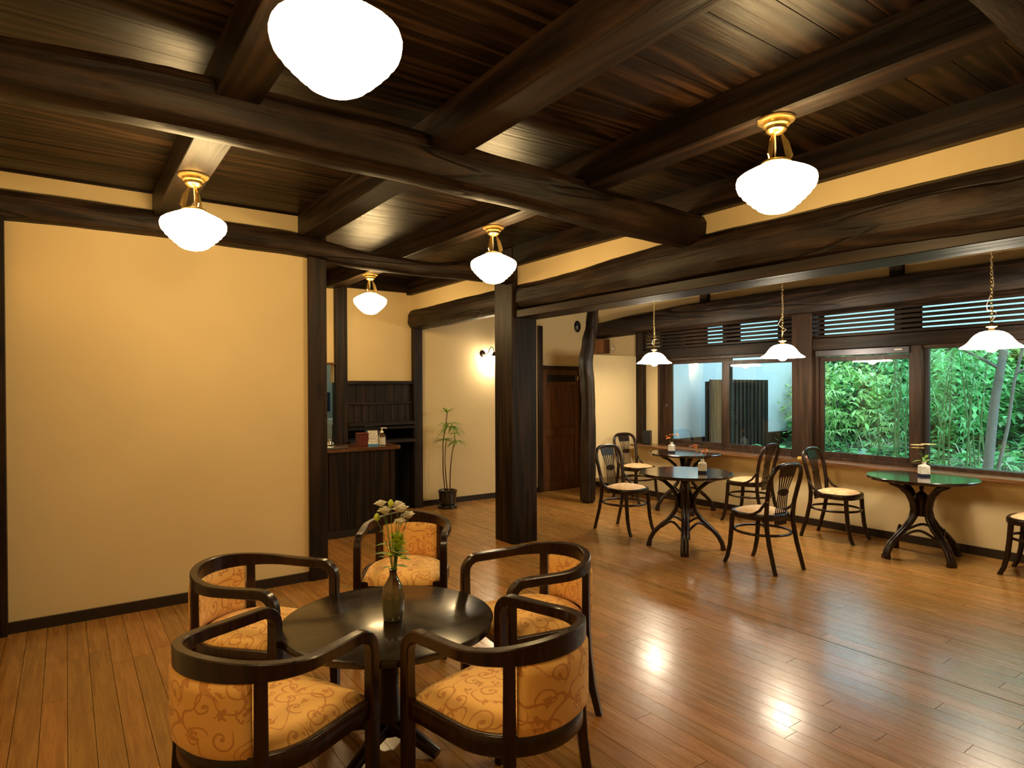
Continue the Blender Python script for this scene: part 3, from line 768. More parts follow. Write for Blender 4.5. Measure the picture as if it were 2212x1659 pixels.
AC = [((.738, 2.262), -154, 'orange vine armchair nearest the viewer on the left, its back turned'),
      ((1.185, 2.02), -76, 'orange vine armchair nearest the viewer on the right, pale curved back towards us'),
      ((.85, 2.80), 131, 'orange vine armchair beside the broad cream wall, left of the low table'),
      ((1.575, 2.42), -7, 'orange vine armchair on the right of the low table, facing left'),
      ((1.52, 3.235), 57, 'orange vine armchair pulled back behind the low table, facing us')]
for i, (mid, ang, lab) in enumerate(AC):
    o = arm0 if i == 0 else copy_tree(arm0)
    od = Vector((cos(radians(ang)), sin(radians(ang))))
    o.location = (mid[0] + od.x * .222, mid[1] + od.y * .222, 0)
    o.rotation_euler = (0, 0, atan2(od.x, -od.y))
    tag(o, lab, 'armchair', 'orange armchairs round the low table')

# low round table
TX, TY, TZ, TR = 1.105, 2.472, .54, .442
t1 = empty('round_table', (TX, TY, 0)); tag(t1, 'low round black lacquered table between the orange armchairs', 'table')
o = MB().lathe([(0.001, TZ), (TR - .012, TZ), (TR - .003, TZ - .004), (TR, TZ - .012), (TR - .002, TZ - .026), (TR - .012, TZ - .032), (0.001, TZ - .032)], 72).build('table_top', 'tabletop', t1); smooth_by_angle(o, 35)
MB().lathe([(.15, TZ - .03), (.15, TZ - .05), (.045, TZ - .06), (.04, .25), (.05, .12), (.06, .06), (.001, .06)], 24).build('pedestal', 'gloss', t1)
for k in range(4):
    an = k * pi / 2 + .5
    c, s = cos(an), sin(an)
    MB().rectsweep([(c * .03, s * .03, .085), (c * .14, s * .14, .06), (c * .24, s * .24, .02)], [(-s, c, 0)] * 3, [.026, .024, .02], [.03, .022, .018], .3).build('foot', 'gloss', t1)

# ------------------------------------------------------------------ bentwood chairs
def superell(a, b, n, e):
    out = []
    for k in range(n):
        t = 2 * pi * k / n; c, s = cos(t), sin(t)
        out.append((a * math.copysign(abs(c) ** (2 / e), c), b * math.copysign(abs(s) ** (2 / e), s)))
    return out
def make_bent():
    root = empty('bentwood_chair', (0, 0, 0))
    n = 40; bd = superell(.205, .205, n, 2.7)
    bd = [(x * (1 + .10 * (y / .205) * .5), y) for x, y in bd]
    # seat frame ring
    mb = MB(); vs = []
    for (x, y) in bd: vs += [(x, y, .412), (x * 1.03, y * 1.03, .422), (x * 1.03, y * 1.03, .452), (x, y, .462), (x * .9, y * .9, .462), (x * .9, y * .9, .425)]
    fs = [(k * 6 + j, k * 6 + (j + 1) % 6, ((k + 1) % n) * 6 + (j + 1) % 6, ((k + 1) % n) * 6 + j) for k in range(n) for j in range(6)]
    mb.add(vs, fs, True); o = mb.build('seat_frame', 'bent', root); smooth_by_angle(o, 40)
    vs = [(0, 0, .492)]; uv = [(0, 0)]; fs = []; RN = 7
    for r in range(1, RN + 1):
        q = r / RN
        for (x, y) in bd: vs.append((x * .94 * q, y * .94 * q, .456 + .036 * (1 - q ** 3.5))); uv.append((x * q, y * q))
    fs = [(0, 1 + k, 1 + (k + 1) % n) for k in range(n)]
    for r in range(RN - 1):
        a = 1 + r * n
        fs += [(a + k, a + n + k, a + n + (k + 1) % n, a + (k + 1) % n) for k in range(n)]
    mb = MB(); mb.add(vs, fs, True, uv); mb.build('seat_cushion', 'fabric2', root)
    for s in (-1, 1):
        MB().tube([(s * .168, .150, .43), (s * .170, .158, .3), (s * .173, .172, .16), (s * .176, .195, .06), (s * .180, .222, 0)], [.021, .0205, .0195, .018, .0175], 10).build('leg', 'bent', root)
    # continuous rear legs and back hoop
    half = [(.178, -.285, 0), (.176, -.262, .08), (.172, -.222, .22), (.168, -.195, .36), (.166, -.190, .46), (.172, -.200, .56), (.183, -.220, .66), (.189, -.240, .74), (.182, -.256, .80), (.158, -.268, .843), (.115, -.276, .866), (.06, -.280, .874)]
    path = [(-x, y, z) for x, y, z in half] + [(0, -.281, .876)] + half[::-1]
    MB().tube(path, [.0175, .018, .019, .0195, .020] + [.0185] * 7 + [.0185] + [.0185] * 7 + [.020, .0195, .019, .018, .0175], 10).build('back_hoop', 'bent', root)
    def by(z): return interp([(.36, -.198), (.46, -.196), (.66, -.222), (.80, -.256), (.88, -.282)], z)[0]
    def slab(poly, t=.006):
        mb2 = MB(); nn = len(poly)
        v2 = [(x, by(z) - t, z) for x, z in poly] + [(x, by(z) + t, z) for x, z in poly]
        f2 = [tuple(range(nn)), tuple(range(nn, 2 * nn))[::-1]] + [(i, (i + 1) % nn, nn + (i + 1) % nn, nn + i) for i in range(nn)]
        return mb2.add(v2, f2)
    slab([(-.070, .375), (.070, .375), (.067, .475), (-.067, .475)]).build('splat_foot', 'bent', root)
    slab([(-.089, .775), (.089, .775), (.098, .862), (.05, .872), (0, .875), (-.05, .872), (-.098, .862)]).build('splat_head', 'bent', root)
    slab([(.062 * cos(a * pi / 8), .645 + .030 * sin(a * pi / 8)) for a in range(16)], .008).build('splat_boss', 'bent', root)
    sp = slab([(-.001, .47), (.001, .47), (.001, .475), (-.001, .475)]); sp = MB()
    for k in range(6):
        f = (k - 2.5) / 2.5
        for (xa, za, xb, zb, wa, wb) in ((f * .063, .470, f * .056, .640, .0042, .0040), (f * .052, .650, f * .083, .780, .0042, .0055)):
            v2 = []
            for (x, z, wq) in ((xa, za, wa), (xb, zb, wb)):
                v2 += [(x - wq, by(z) - .003, z), (x + wq, by(z) - .003, z), (x + wq, by(z) + .003, z), (x - wq, by(z) + .003, z)]
            sp.add(v2, [(0, 1, 5, 4), (1, 2, 6, 5), (2, 3, 7, 6), (3, 0, 4, 7)])
    sp.build('splat_bars', 'bent', root)
    for s in (-1, 1):
        MB().tube([(s * .183, -.205, .585), (s * .192, -.190, .555), (s * .198, -.150, .50), (s * .203, -.10, .468), (s * .205, -.04, .450)], [.009, .012, .012, .012, .010], 8).build('bracket', 'bent', root)
        MB().lathe([(.0, .0), (.006, 0), (.006, .006), (0, .008)], 8, (s * .183, -.215, .575)).build('screw', 'brass', root)
    MB().tube([(.222 * cos(2 * pi * k / 36), -.022 + .226 * sin(2 * pi * k / 36), .298) for k in range(36)], .0115, 8, closed=True).build('stretcher_ring', 'bent', root)
    return root
bent0 = make_bent()
BC = [((4.81, 4.74), 0.0, 'bentwood chair beyond the front cafe table, facing away from the door', 180),
      ((4.80, 3.16), 0.0, 'bentwood chair in the foreground with its back to us at the front cafe table', 0),
      ((6.26, 3.26), 0.0, 'bentwood chair at the left of the green reflecting window table, facing it', 180),
      ((6.27, 4.28), 0.0, 'bentwood chair by the sill right of the far cafe table, facing away', 0),
      ((6.22, 5.92), 0.0, 'bentwood chair in the far corner by the wing panel and speaker', 180),
      ((6.27, 1.66), 0.0, 'bentwood chair cut off at the right edge of the picture', 0)]
for i, (p, dz, lab, face) in enumerate(BC):
    o = bent0 if i == 0 else copy_tree(bent0)
    o.location = (p[0], p[1], 0); o.rotation_euler = (0, 0, radians(face + (3, -5, 3, 6, -3, 2)[i]))
    tag(o, lab, 'chair', 'bentwood chairs by the windows')

# ------------------------------------------------------------------ cafe tables
CZ, CR = .71, .43
def make_cafe():
    root = empty('cafe_table', (0, 0, 0))
    o = MB().lathe([(.001, CZ), (CR - .006, CZ), (CR, CZ - .005), (CR, CZ - .022), (CR - .006, CZ - .027), (.001, CZ - .027)], 64).build('table_top', 'tabletop2', root); smooth_by_angle(o, 35)
    for k in range(2):
        o = MB().box(-.30, .30, -.028, .028, CZ - .052 - .0005 * k, CZ - .027, .003).build('batten', 'bent', root); o.rotation_euler = (0, 0, pi / 4 + k * pi / 2)
    prof = [(.285, CZ - .05), (.20, CZ - .085), (.125, .56), (.085, .49), (.072, .42), (.090, .345), (.145, .27), (.225, .20), (.290, .13), (.325, .065), (.335, .02)]
    for k in range(4):
        an = pi / 4 + k * pi / 2; c, s = cos(an), sin(an); g = MB()
        for off in (-.016, .016):
            g.tube([(c * r - s * off, s * r + c * off, z) for r, z in prof], [.017] * 3 + [.019] * 5 + [.020, .021, .022], 10)
        lg = g.build('leg', 'bent', root)
        MB().rectsweep([(c * .335, s * .335, .03), (c * .337, s * .337, 0)], [(-s, c, 0)] * 2, .036, .024, .3).build('foot_block', 'bent', lg)
    MB().lathe([(.0, .365), (.055, .365), (.062, .40), (.060, .52), (.050, .55), (.028, .57), (.012, .585), (.018, .605), (.020, .618), (.010, .632), (0, .635)], 8, smooth=False).build('centre_block', 'bent', root)
    for k in range(4):
        a0 = pi / 4 + k * pi / 2; a1 = a0 + pi / 2; pts = []
        for q in range(13):
            f = q / 12; an = lerp(a0, a1, f); R0 = .235 * cos(pi / 4) / cos(an - (a0 + a1) / 2)
            pts.append((R0 * cos(an), R0 * sin(an), .175 + .085 * sin(pi * f)))
        MB().tube(pts, .0115, 8).build('stretcher_arch', 'bent', root)
    return root
cafe0 = make_cafe()
CT = [((4.75, 3.91), -7, 'front bentwood cafe table with the orange flower vase, nearest the threshold'),
      ((6.19, 5.10), 6, 'far bentwood cafe table by the sill under the left window'),
      ((6.16, 2.47), 16, 'bentwood cafe table on the right, its top reflecting the green garden')]
for i, (p, r, lab) in enumerate(CT):
    o = cafe0 if i == 0 else copy_tree(cafe0)
    o.location = (p[0], p[1], 0); o.rotation_euler = (0, 0, radians(r)); tag(o, lab, 'table', 'bentwood cafe tables by the windows')

# ------------------------------------------------------------------ lamps
def make_ceiling_lamp():
    root = empty('ceiling_lamp', (0, 0, 0))
    o = MB().lathe([(.001, 0), (.078, 0), (.080, -.006), (.076, -.012), (.056, -.015), (.056, -.030), (.044, -.034), (.043, -.050), (.030, -.062), (.001, -.066)], 32).build('canopy', 'brass', root); smooth_by_angle(o, 40)
    MB().tube([(.004, .004, -.06), (.007, .002, -.12), (.003, .004, -.195)], .0035, 6).build('cord', 'cord', root)
    for k in range(3):
        an = k * 2 * pi / 3 + .4; c, s = cos(an), sin(an); pr = [(.024, -.062), (.038, -.085), (.052, -.105), (.068, -.165), (.052, -.190), (.042, -.190), (.020, -.075)]
        t = .0025; vs = [(c * r - s * t, s * r + c * t, z) for r, z in pr] + [(c * r + s * t, s * r - c * t, z) for r, z in pr]; nn = len(pr)
        MB().add(vs, [tuple(range(nn)), tuple(range(nn, 2 * nn))[::-1]] + [(i, (i + 1) % nn, nn + (i + 1) % nn, nn + i) for i in range(nn)]).build('arm_plate', 'brass', root)
    MB().lathe([(.0, -.186), (.060, -.186), (.063, -.190), (.063, -.200), (.0, -.202)], 28).build('collar', 'brass', root)
    o = MB().lathe([(.058, -.196), (.075, -.205), (.110, -.222), (.145, -.240), (.162, -.253), (.167, -.266), (.166, -.285), (.158, -.308), (.146, -.318), (.141, -.330), (.128, -.338), (.122, -.350), (.108, -.358), (.101, -.370), (.085, -.379), (.077, -.390), (.055, -.402), (.025, -.410), (.001, -.412)], 26).build('globe', 'globe', root)
    return root
cl0 = make_ceiling_lamp()
CLP = [((.58, 1.60), 'opal glass ceiling lamp cut off at the top edge, nearest us'), ((.58, 3.84), 'opal glass ceiling lamp hanging before the broad cream wall'),
       ((2.55, 1.60), 'opal glass ceiling lamp at upper right before the great log'), ((2.55, 3.84), 'opal glass ceiling lamp in front of the thick main post'),
       ((2.55, 6.12), 'opal glass ceiling lamp over the reception counter')]
for i, (p, lab) in enumerate(CLP):
    o = cl0 if i == 0 else copy_tree(cl0)
    o.location = (p[0], p[1], 2.675); o.rotation_euler = (0, 0, .35 * i); tag(o, lab, 'lamp', 'opal ceiling lamps')

def make_pendant():
    root = empty('pendant_lamp', (0, 0, 0)); top = ZC + .014 - 1.80
    MB().lathe([(.001, top), (.05, top), (.05, top - .01), (.02, top - .03), (.001, top - .03)], 24).build('canopy', 'brass', root)
    ch = MB(); z = top - .03; k = 0
    while z > .20:
        pts = []
        for q in range(12):
            a = 2 * pi * q / 12; u, v = .0095 * cos(a), -.016 + .017 * sin(a)
            pts.append((u, 0, z + v) if k % 2 == 0 else (0, u, z + v))
        ch.tube(pts, .0022, 5, closed=True); z -= .0275; k += 1
    ch.build('chain', 'brass', root)
    cp = [(.006, .004, top - .04), (-.010, 0, top - .2), (.006, .004, top - .40), (-.012, .004, top - .58), (.004, -.004, .42), (.045, .01, .335), (.02, -.02, .30), (-.04, -.005, .28), (-.02, .02, .25), (.01, 0, .20), (0, 0, .16)]
    MB().tube(cp, .003, 5).build('cord', 'cord', root)
    MB().lathe([(.001, .205), (.012, .20), (.010, .185), (.018, .180), (.040, .170), (.036, .163), (.018, .156), (.020, .145), (.030, .138), (.034, .128), (.001, .126)], 24).build('cap', 'brass', root)
    def wob(i, a): return (.012 * (i / 11) ** 2) * sin(10 * a)
    o = MB().lathe([(.020, .134), (.045, .132), (.075, .124), (.105, .106), (.128, .082), (.146, .055), (.164, .034), (.188, .018), (.205, .006), (.208, .000), (.203, -.001), (.186, .010), (.160, .028), (.140, .050), (.118, .082), (.090, .108), (.05, .122), (.02, .124)], 40, wob=wob).build('shade', 'shade', root)
    MB().lathe([(.001, .07), (.022, .06), (.036, .03), (.042, .005), (.036, -.018), (.018, -.030), (.001, -.033)], 20).build('bulb', 'bulb', root)
    return root
pd0 = make_pendant()
for i, (p, lab) in enumerate((((5.87, 5.305), 'chain pendant with flared glass shade, farthest by the end post'), ((5.87, 3.615), 'chain pendant with flared glass shade before the broad window post'), ((5.87, 1.864), 'chain pendant with flared glass shade at the right before the garden pane'))):
    o = pd0 if i == 0 else copy_tree(pd0)
    o.location = (p[0], p[1], 1.80); o.rotation_euler = (0, 0, 1.1 * i + .3); tag(o, lab, 'lamp', 'pendant lamps by the windows')

sc = empty('wall_lamp', (4.63, YF, 1.975)); tag(sc, 'small bronze swan neck wall lamp with lit glass beside the main post', 'lamp')
MB().lathe([(.001, .018), (.03, .016), (.040, .010), (.046, .002), (.046, 0), (.001, 0)], 24).build('back_plate', 'bronze', sc).rotation_euler = (pi / 2, 0, 0)
MB().tube([(0, -.015, 0), (.03, -.05, -.01), (.055, -.07, .02), (.065, -.08, .07), (.085, -.09, .095), (.110, -.10, .075), (.118, -.105, .03), (.118, -.105, -.01)], .006, 8).build('arm', 'bronze', sc)
MB().lathe([(.001, .03), (.014, .028), (.018, .01), (.036, -.015), (.040, -.03), (.001, -.028)], 20, (.118, -.105, -.005)).build('cup', 'bronze', sc)
MB().lathe([(.028, 0), (.040, -.012), (.046, -.05), (.047, -.085), (.043, -.088), (.001, -.086)], 24, (.118, -.105, -.034)).build('glass_shade', 'sconce', sc)

# ------------------------------------------------------------------ plants and flowers
def leaf_mesh(mb, base, d, length, width, droop=.2, up=Vector((0, 0, 1)), seg=3, fold=.15):
    d = Vector(d).normalized(); s = d.cross(up)
    if s.length < 1e-3: s = Vector((1, 0, 0))
    s.normalize(); n = s.cross(d); vs = []; b = Vector(base)
    for i in range(seg + 1):
        t = i / seg; c = b + d * length * t - Vector((0, 0, 1)) * droop * length * t * t
        wq = width * .5 * (sin(pi * min(1, .12 + t * .88)) ** .8 if i < seg else .02)
        vs += [c - s * wq + n * fold * wq, c, c + s * wq + n * fold * wq]
    fs = []
    for i in range(seg):
        a = i * 3
        fs += [(a, a + 1, a + 4, a + 3), (a + 1, a + 2, a + 5, a + 4)]
    mb.add(vs, fs, True)
def bez(p0, p1, p2, n=6):
    return [tuple((1 - t) ** 2 * a + 2 * t * (1 - t) * b + t * t * c for a, b, c in zip(p0, p1, p2)) for t in [i / n for i in range(n + 1)]]
def rosebud(c, r, n=14, seed=1, flat=.6):
    rn = random.Random(seed); mb = MB(); c = Vector(c)
    for k in range(n):
        a = k * 2.4; ring = k / n; tilt = lerp(.1, 1.0, ring)
        d = Vector((cos(a) * sin(tilt), sin(a) * sin(tilt), cos(tilt) * flat + .1)).normalized()
        leaf_mesh(mb, c + Vector((cos(a), sin(a), 0)) * r * .15 * ring, d, r * lerp(.75, 1.05, ring) * rn.uniform(.9, 1.1), r * 1.05, droop=-.2 + .3 * ring, seg=3, fold=.5)
    return mb
fv = empty('flower_vase', (TX + .002, TY - .04, TZ)); tag(fv, 'brown and celadon glazed bottle vase on the low black table', 'vase')
o = MB().lathe([(.001, 0), (.034, 0), (.040, .004), (.044, .05), (.046, .09), (.045, .115), (.038, .142), (.026, .165), (.017, .182), (.0145, .196), (.016, .207), (.019, .211), (.017, .212), (.013, .206), (.012, .19), (.001, .185)], 36).build('vase_body', 'vase', fv)
fl_ = empty('flower_bunch', (TX + .002, TY - .04, TZ + .2)); tag(fl_, 'bunch of white roses and a lime green bloom standing in the glazed bottle vase', 'flowers')
heads = [(-.048, .0, .272, .030), (.022, .01, .262, .036), (-.028, -.01, .243, .036), (.040, -.02, .252, .038), (.066, .0, .222, .035), (.036, -.02, .200, .033)]
R2 = Vector((cos(yaw), -sin(yaw), 0)); F2 = Vector((sin(yaw), cos(yaw), 0))
def loc2(x, y, z): v = R2 * x + F2 * y; return (v.x, v.y, z)
for i, (x, y, z, r) in enumerate(heads):
    st = MB().tube(bez((0, 0, -.05), loc2(x * .25, y, z * .6), loc2(x, y, z)), .0016, 5).build('stem', 'stem', fl_)
    rosebud(loc2(x, y, z), r * 1.0, 18, i).build('rose_head', 'petal_w', fl_)
for i, (x, z) in enumerate(((-.066, .215), (-.008, .272))):
    MB().tube(bez((0, 0, -.02), loc2(x * .3, 0, z * .6), loc2(x, 0, z)), .0014, 5).build('stem', 'stem', fl_)
    MB().lathe([(.001, -.006), (.011, .002), (.013, .015), (.006, .027), (.001, .03)], 10, loc2(x, 0, z)).build('bud', 'petal_g', fl_)
MB().tube(bez((.0, 0, -.12), loc2(.005, 0, .0), loc2(.018, 0, .09)), .006, 8).build('thick_stem', 'stem', fl_)
mb = MB(); rn = random.Random(4)
for k in range(26):
    q = k / 26; a = k * 2.4
    d = Vector((cos(a), sin(a), lerp(-.1, 1.6, q))); leaf_mesh(mb, Vector(loc2(.018, 0, .065 + .06 * q)), d, .046 + .020 * q, .042, .15, seg=3, fold=.35)
mb.build('lime_bloom', 'petal_g', fl_)
mb = MB()
for (x, z, L, a) in ((-.02, .115, .055, 3.0), (-.02, .075, .075, 3.3), (.03, .07, .05, .2), (.03, .055, .05, -.3), (-.01, .02, .04, 2.2), (.01, .025, .055, -.1), (-.03, .17, .03, 2.7), (-.035, .06, .04, 4.0), (.02, .10, .04, .6), (0, .15, .03, 1.6)):
    leaf_mesh(mb, Vector(loc2(x, 0, z)), Vector(loc2(cos(a), .35 * sin(a * 2), .12)), L, L * .5, .25, seg=4)
mb.build('leaves', 'houseleaf', fl_)

# square ceramic vases on the cafe tables
def make_squarevase():
    root = empty('square_vase', (0, 0, 0))
    def ring(h, z, c=.8): return [(h * c, -h, z), (h, -h * c, z), (h, h * c, z), (h * c, h, z), (-h * c, h, z), (-h, h * c, z), (-h, -h * c, z), (-h * c, -h, z)]
    def stack(rs):
        vs = [p for r in rs for p in r]; n = 8
        fs = [(i * n + j, i * n + (j + 1) % n, (i + 1) * n + (j + 1) % n, (i + 1) * n + j) for i in range(len(rs) - 1) for j in range(n)]
        fs += [tuple(range(n))[::-1], tuple(range((len(rs) - 1) * n, len(rs) * n))]
        return MB().add(vs, fs)
    stack([ring(.038, .022), ring(.038, .085), ring(.034, .094), ring(.016, .103, .6), ring(.014, .118, .5), ring(.018, .122, .5), ring(.018, .127, .5), ring(.012, .127, .5), ring(.011, .11, .5)]).build('body', 'white', root)
    stack([ring(.037, 0), ring(.0385, .003), ring(.0385, .022), ring(.037, .0225)]).build('blue_band', 'navy', root)
    mk = MB()
    for s in range(4):
        c, q = cos(s * pi / 2), sin(s * pi / 2)
        for (u0, v0, u1, v1, t) in ((-.026, .083, -.008, .073, .004), (-.022, .052, -.012, .055, .002), (-.016, .043, -.006, .044, .002), (.0, .038, .012, .046, .0012), (.012, .046, .016, .058, .0012), (.016, .058, .006, .068, .0012), (.012, .033, .022, .036, .003)):
            d = Vector((u1 - u0, v1 - v0)).normalized(); nx, ny = -d.y * t / 2, d.x * t / 2
            qd = [(u0 + nx, v0 + ny), (u1 + nx, v1 + ny), (u1 - nx, v1 - ny), (u0 - nx, v0 - ny)]
            mk.add([(u * c + .0385 * q, u * q - .0385 * c, v) for u, v in qd], [(0, 1, 2, 3)])
    mk.build('painted_marks', 'ink', root, fix=False)
    return root
sv0 = make_squarevase()
SV = [((4.83, 3.78), 'square white vase with navy foot on the front cafe table', 40), ((6.06, 5.20), 'square white vase with navy foot on the far cafe table', 30), ((6.21, 2.47), 'square white vase with navy foot on the green reflecting table', 47)]
for i, (p, lab, r) in enumerate(SV):
    o = sv0 if i == 0 else copy_tree(sv0)
    o.location = (p[0], p[1], CZ); o.rotation_euler = (0, 0, radians(r)); tag(o, lab, 'vase', 'square vases on the cafe tables')
def sprig(p, lab, kind):
    root = empty('flower_sprig', (p[0], p[1], CZ + .10)); tag(root, lab, 'flowers')
    if kind == 'o1': hs = [(-.075, .150, .055), (.012, .085, .055), (.030, .118, .034), (-.075, .062, .022), (-.05, .100, .018)]
    elif kind == 'o2': hs = [(-.035, .078, .048), (.0, .120, .042), (.062, .122, .036), (-.06, .100, .026)]
    else: hs = [(-.060, .150, .060), (-.062, .175, .058), (.035, .180, .066)]
    for i, (x, z, r) in enumerate(hs):
        MB().tube(bez((0, 0, -.06), loc2(x * .15, 0, z * .6), loc2(x, 0, z)), .0016, 5).build('stem', 'stem', root)
        mb = MB(); rn = random.Random(i + len(lab))
        if kind == 'y':
            for k in range(18): leaf_mesh(mb, loc2(x, 0, z), (cos(k * 2.4), sin(k * 2.4), .12 + .02 * (k % 3)), r, r * .45, .1)
        else:
            for k in range(9): leaf_mesh(mb, loc2(x, 0, z), (cos(k * 2.4), sin(k * 2.4), rn.uniform(-.3, .7)), r * rn.uniform(.6, 1.0), r * .6, .3)
        mb.build('bloom', 'petal_y' if kind == 'y' else 'petal_o', root)
    if kind == 'y':
        mb = MB()
        for (x, z, a, L) in ((-.02, .04, 3.2, .075), (.02, .03, .6, .06), (.01, .06, .9, .06), (-.01, .09, 2.6, .05), (.03, .02, -.3, .05), (.0, .03, 1.5, .05)):
            leaf_mesh(mb, loc2(x, 0, z), loc2(cos(a), .3, sin(a) * .8), L, L * .6, .2, seg=4)
        mb.build('leaves', 'houseleaf', root)
sprig((4.83, 3.78), 'orange blossom sprig in the vase on the front cafe table', 'o1')
sprig((6.06, 5.20), 'orange blossom sprig in the vase on the far cafe table', 'o2')
sprig((6.21, 2.47), 'flat cream yellow blooms in the vase on the green reflecting table', 'y')

# potted plant
pp_ = empty('potted_plant', (3.93, 6.99, 0)); tag(pp_, 'tall thin stemmed umbrella plant in a black pot against the pale wall', 'plant')
MB().lathe([(.001, 0), (.115, 0), (.125, .008), (.128, .03), (.120, .035), (.001, .033)], 32).build('saucer', 'blackgloss', pp_)
o = MB().lathe([(.001, .035), (.088, .035), (.098, .06), (.110, .13), (.116, .20), (.124, .205), (.124, .222), (.116, .224), (.108, .215), (.105, .19), (.001, .188)], 32).build('pot', 'blackgloss', pp_); smooth_by_angle(o, 40)
mb = MB(); rn = random.Random(3)
for k in range(90):
    a, r = rn.uniform(0, 6.28), .1 * sqrt(rn.random()); leaf_mesh(mb, (r * cos(a), r * sin(a), .192), (rn.uniform(-1, 1), rn.uniform(-1, 1), rn.uniform(0, .5)), .03, .02, .1, seg=1)
o = mb.build('bark_chips', 'soil', pp_); o['kind'] = 'stuff'
canes = [[(-.03, 0, .2), (-.055, 0, .45), (-.055, 0, .85), (-.02, .0, 1.0), (0, 0, 1.22)], [(.0, -.02, .2), (-.02, -.02, .42), (-.03, -.02, .6), (-.015, -.02, .84)], [(.03, 0, .2), (.035, 0, .45), (.06, 0, .70), (.10, 0, .83), (.09, 0, .92)]]
for c in canes:
    pts = [loc2(*p) for p in c]; MB().tube(pts, [.008] * 2 + [.006] * (len(pts) - 2), 6).build('cane', 'drystem', pp_)
def whorl(mb, c, n, L, wd, tilt, droop, seed, rng=(0, 6.28)):
    rn = random.Random(seed)
    for k in range(n):
        a = rng[0] + (rng[1] - rng[0]) * (k + rn.uniform(-.3, .3)) / n
        leaf_mesh(mb, c, (cos(a), sin(a), tilt + rn.uniform(-.15, .25)), L * rn.uniform(.75, 1.15), wd, droop, seg=4)
for (x, z, n, L, t, dr, sd) in ((-.005, 1.20, 9, .14, .45, .1, 1), (.03, 1.06, 12, .17, .25, .55, 2), (.055, 1.02, 12, .19, .3, .9, 3), (-.055, .86, 14, .15, .1, .25, 4), (-.015, .86, 9, .12, .2, .3, 5), (.12, .84, 14, .15, .15, .5, 6), (.095, .93, 8, .12, .5, .5, 7)):
    mb = MB(); whorl(mb, Vector(loc2(x, 0, z)), int(n * 1.35), L * 1.15, .021, t, dr, sd); mb.build('leaf_whorl', 'houseleaf', pp_)

# ------------------------------------------------------------------ things on the counter, sill and walls
ZK = .90
bl = empty('desk_bell', (2.18, 6.30, ZK)); tag(bl, 'shiny chrome two tier desk bell at the left of the counter', 'bell')
MB().lathe([(.001, 0), (.045, 0), (.047, .006), (.040, .010), (.001, .011)], 24).build('base', 'chrome', bl)
MB().lathe([(.044, .012), (.043, .022), (.036, .032), (.026, .037), (.026, .042)], 24).build('lower_dome', 'chrome', bl)
MB().lathe([(.043, .044), (.041, .056), (.030, .068), (.010, .074), (.001, .075)], 24).build('dome', 'chrome', bl)
MB().lathe([(.001, .075), (.006, .075), (.006, .086), (.011, .089), (.011, .094), (.001, .097)], 16).build('button', 'chrome', bl)
pt = empty('pen_tray', (2.24, 6.26, ZK)); tag(pt, 'slim black pen tray lying before the desk bell', 'tray')
MB().box(-.11, .12, -.035, .02, 0, .008, .003).build('tray', 'black', pt); MB().tube([(-.10, -.015, .013), (.11, -.012, .013)], .005, 8).build('pen', 'chrome', pt)
rb = empty('red_box', (2.55, 6.36, ZK)); tag(rb, 'dark red lacquered box on the counter left of the card', 'box')
MB().box(-.055, .055, -.05, .05, 0, .125, .004).build('body', 'redbox', rb); MB().box(-.057, .057, -.052, .052, .125, .14, .004).build('lid', 'redbox', rb)
cd = empty('menu_card', (2.645, 6.29, ZK), radians(-12)); tag(cd, 'white printed notice card with blue foot standing on the counter', 'card')
c1 = MB().box(-.052, .052, -.002, .002, .0, .165).build('card', 'paper', cd); c1.rotation_euler = (radians(-14), 0, 0)
MB().box(-.053, .053, -.003, -.002, 0, .022).build('blue_strip', 'bluecard', c1)
tx = MB(); rn = random.Random(2)
for z in (.148, .127, .105, .084, .074, .048):
    x = -.040 + rn.uniform(0, .008)
    while x < .036:
        L = rn.uniform(.004, .012); tx.add([(x, -.0027, z - .003), (x + L, -.0027, z - .003), (x + L, -.0027, z + .003), (x, -.0027, z + .003)], [(0, 1, 2, 3)]); x += L + rn.uniform(.003, .012)
tx.build('printed_lines', 'ink', c1, fix=False)
sb = empty('pump_bottle', (2.76, 6.33, ZK)); tag(sb, 'clear hand sanitiser pump bottle with white label on the counter', 'bottle')
MB().lathe([(.001, 0), (.036, 0), (.038, .004), (.038, .10), (.032, .115), (.016, .125), (.016, .135)], 20).build('body', 'clear', sb)
MB().lathe([(.0388, .008), (.0388, .085)], 20).build('paper_label', 'paper', sb)
MB().lathe([(.018, .132), (.018, .15), (.008, .152), (.006, .175), (.011, .178), (.011, .188), (.001, .189)], 16).build('pump_head', 'whiteplastic', sb)
MB().tube([(0, 0, .184), (.045, -.005, .183), (.052, -.005, .176)], .005, 8).build('spout', 'whiteplastic', sb)
gb = empty('glass_bowl', (3.05, 7.28, .885)); tag(gb, 'clear cut glass bowl in the dark shelf recess', 'bowl')
MB().lathe([(.001, 0), (.035, 0), (.05, .02), (.075, .06), (.085, .10), (.082, .10), (.07, .062), (.045, .025), (.001, .012)], 16, smooth=False).build('bowl', 'clear', gb)

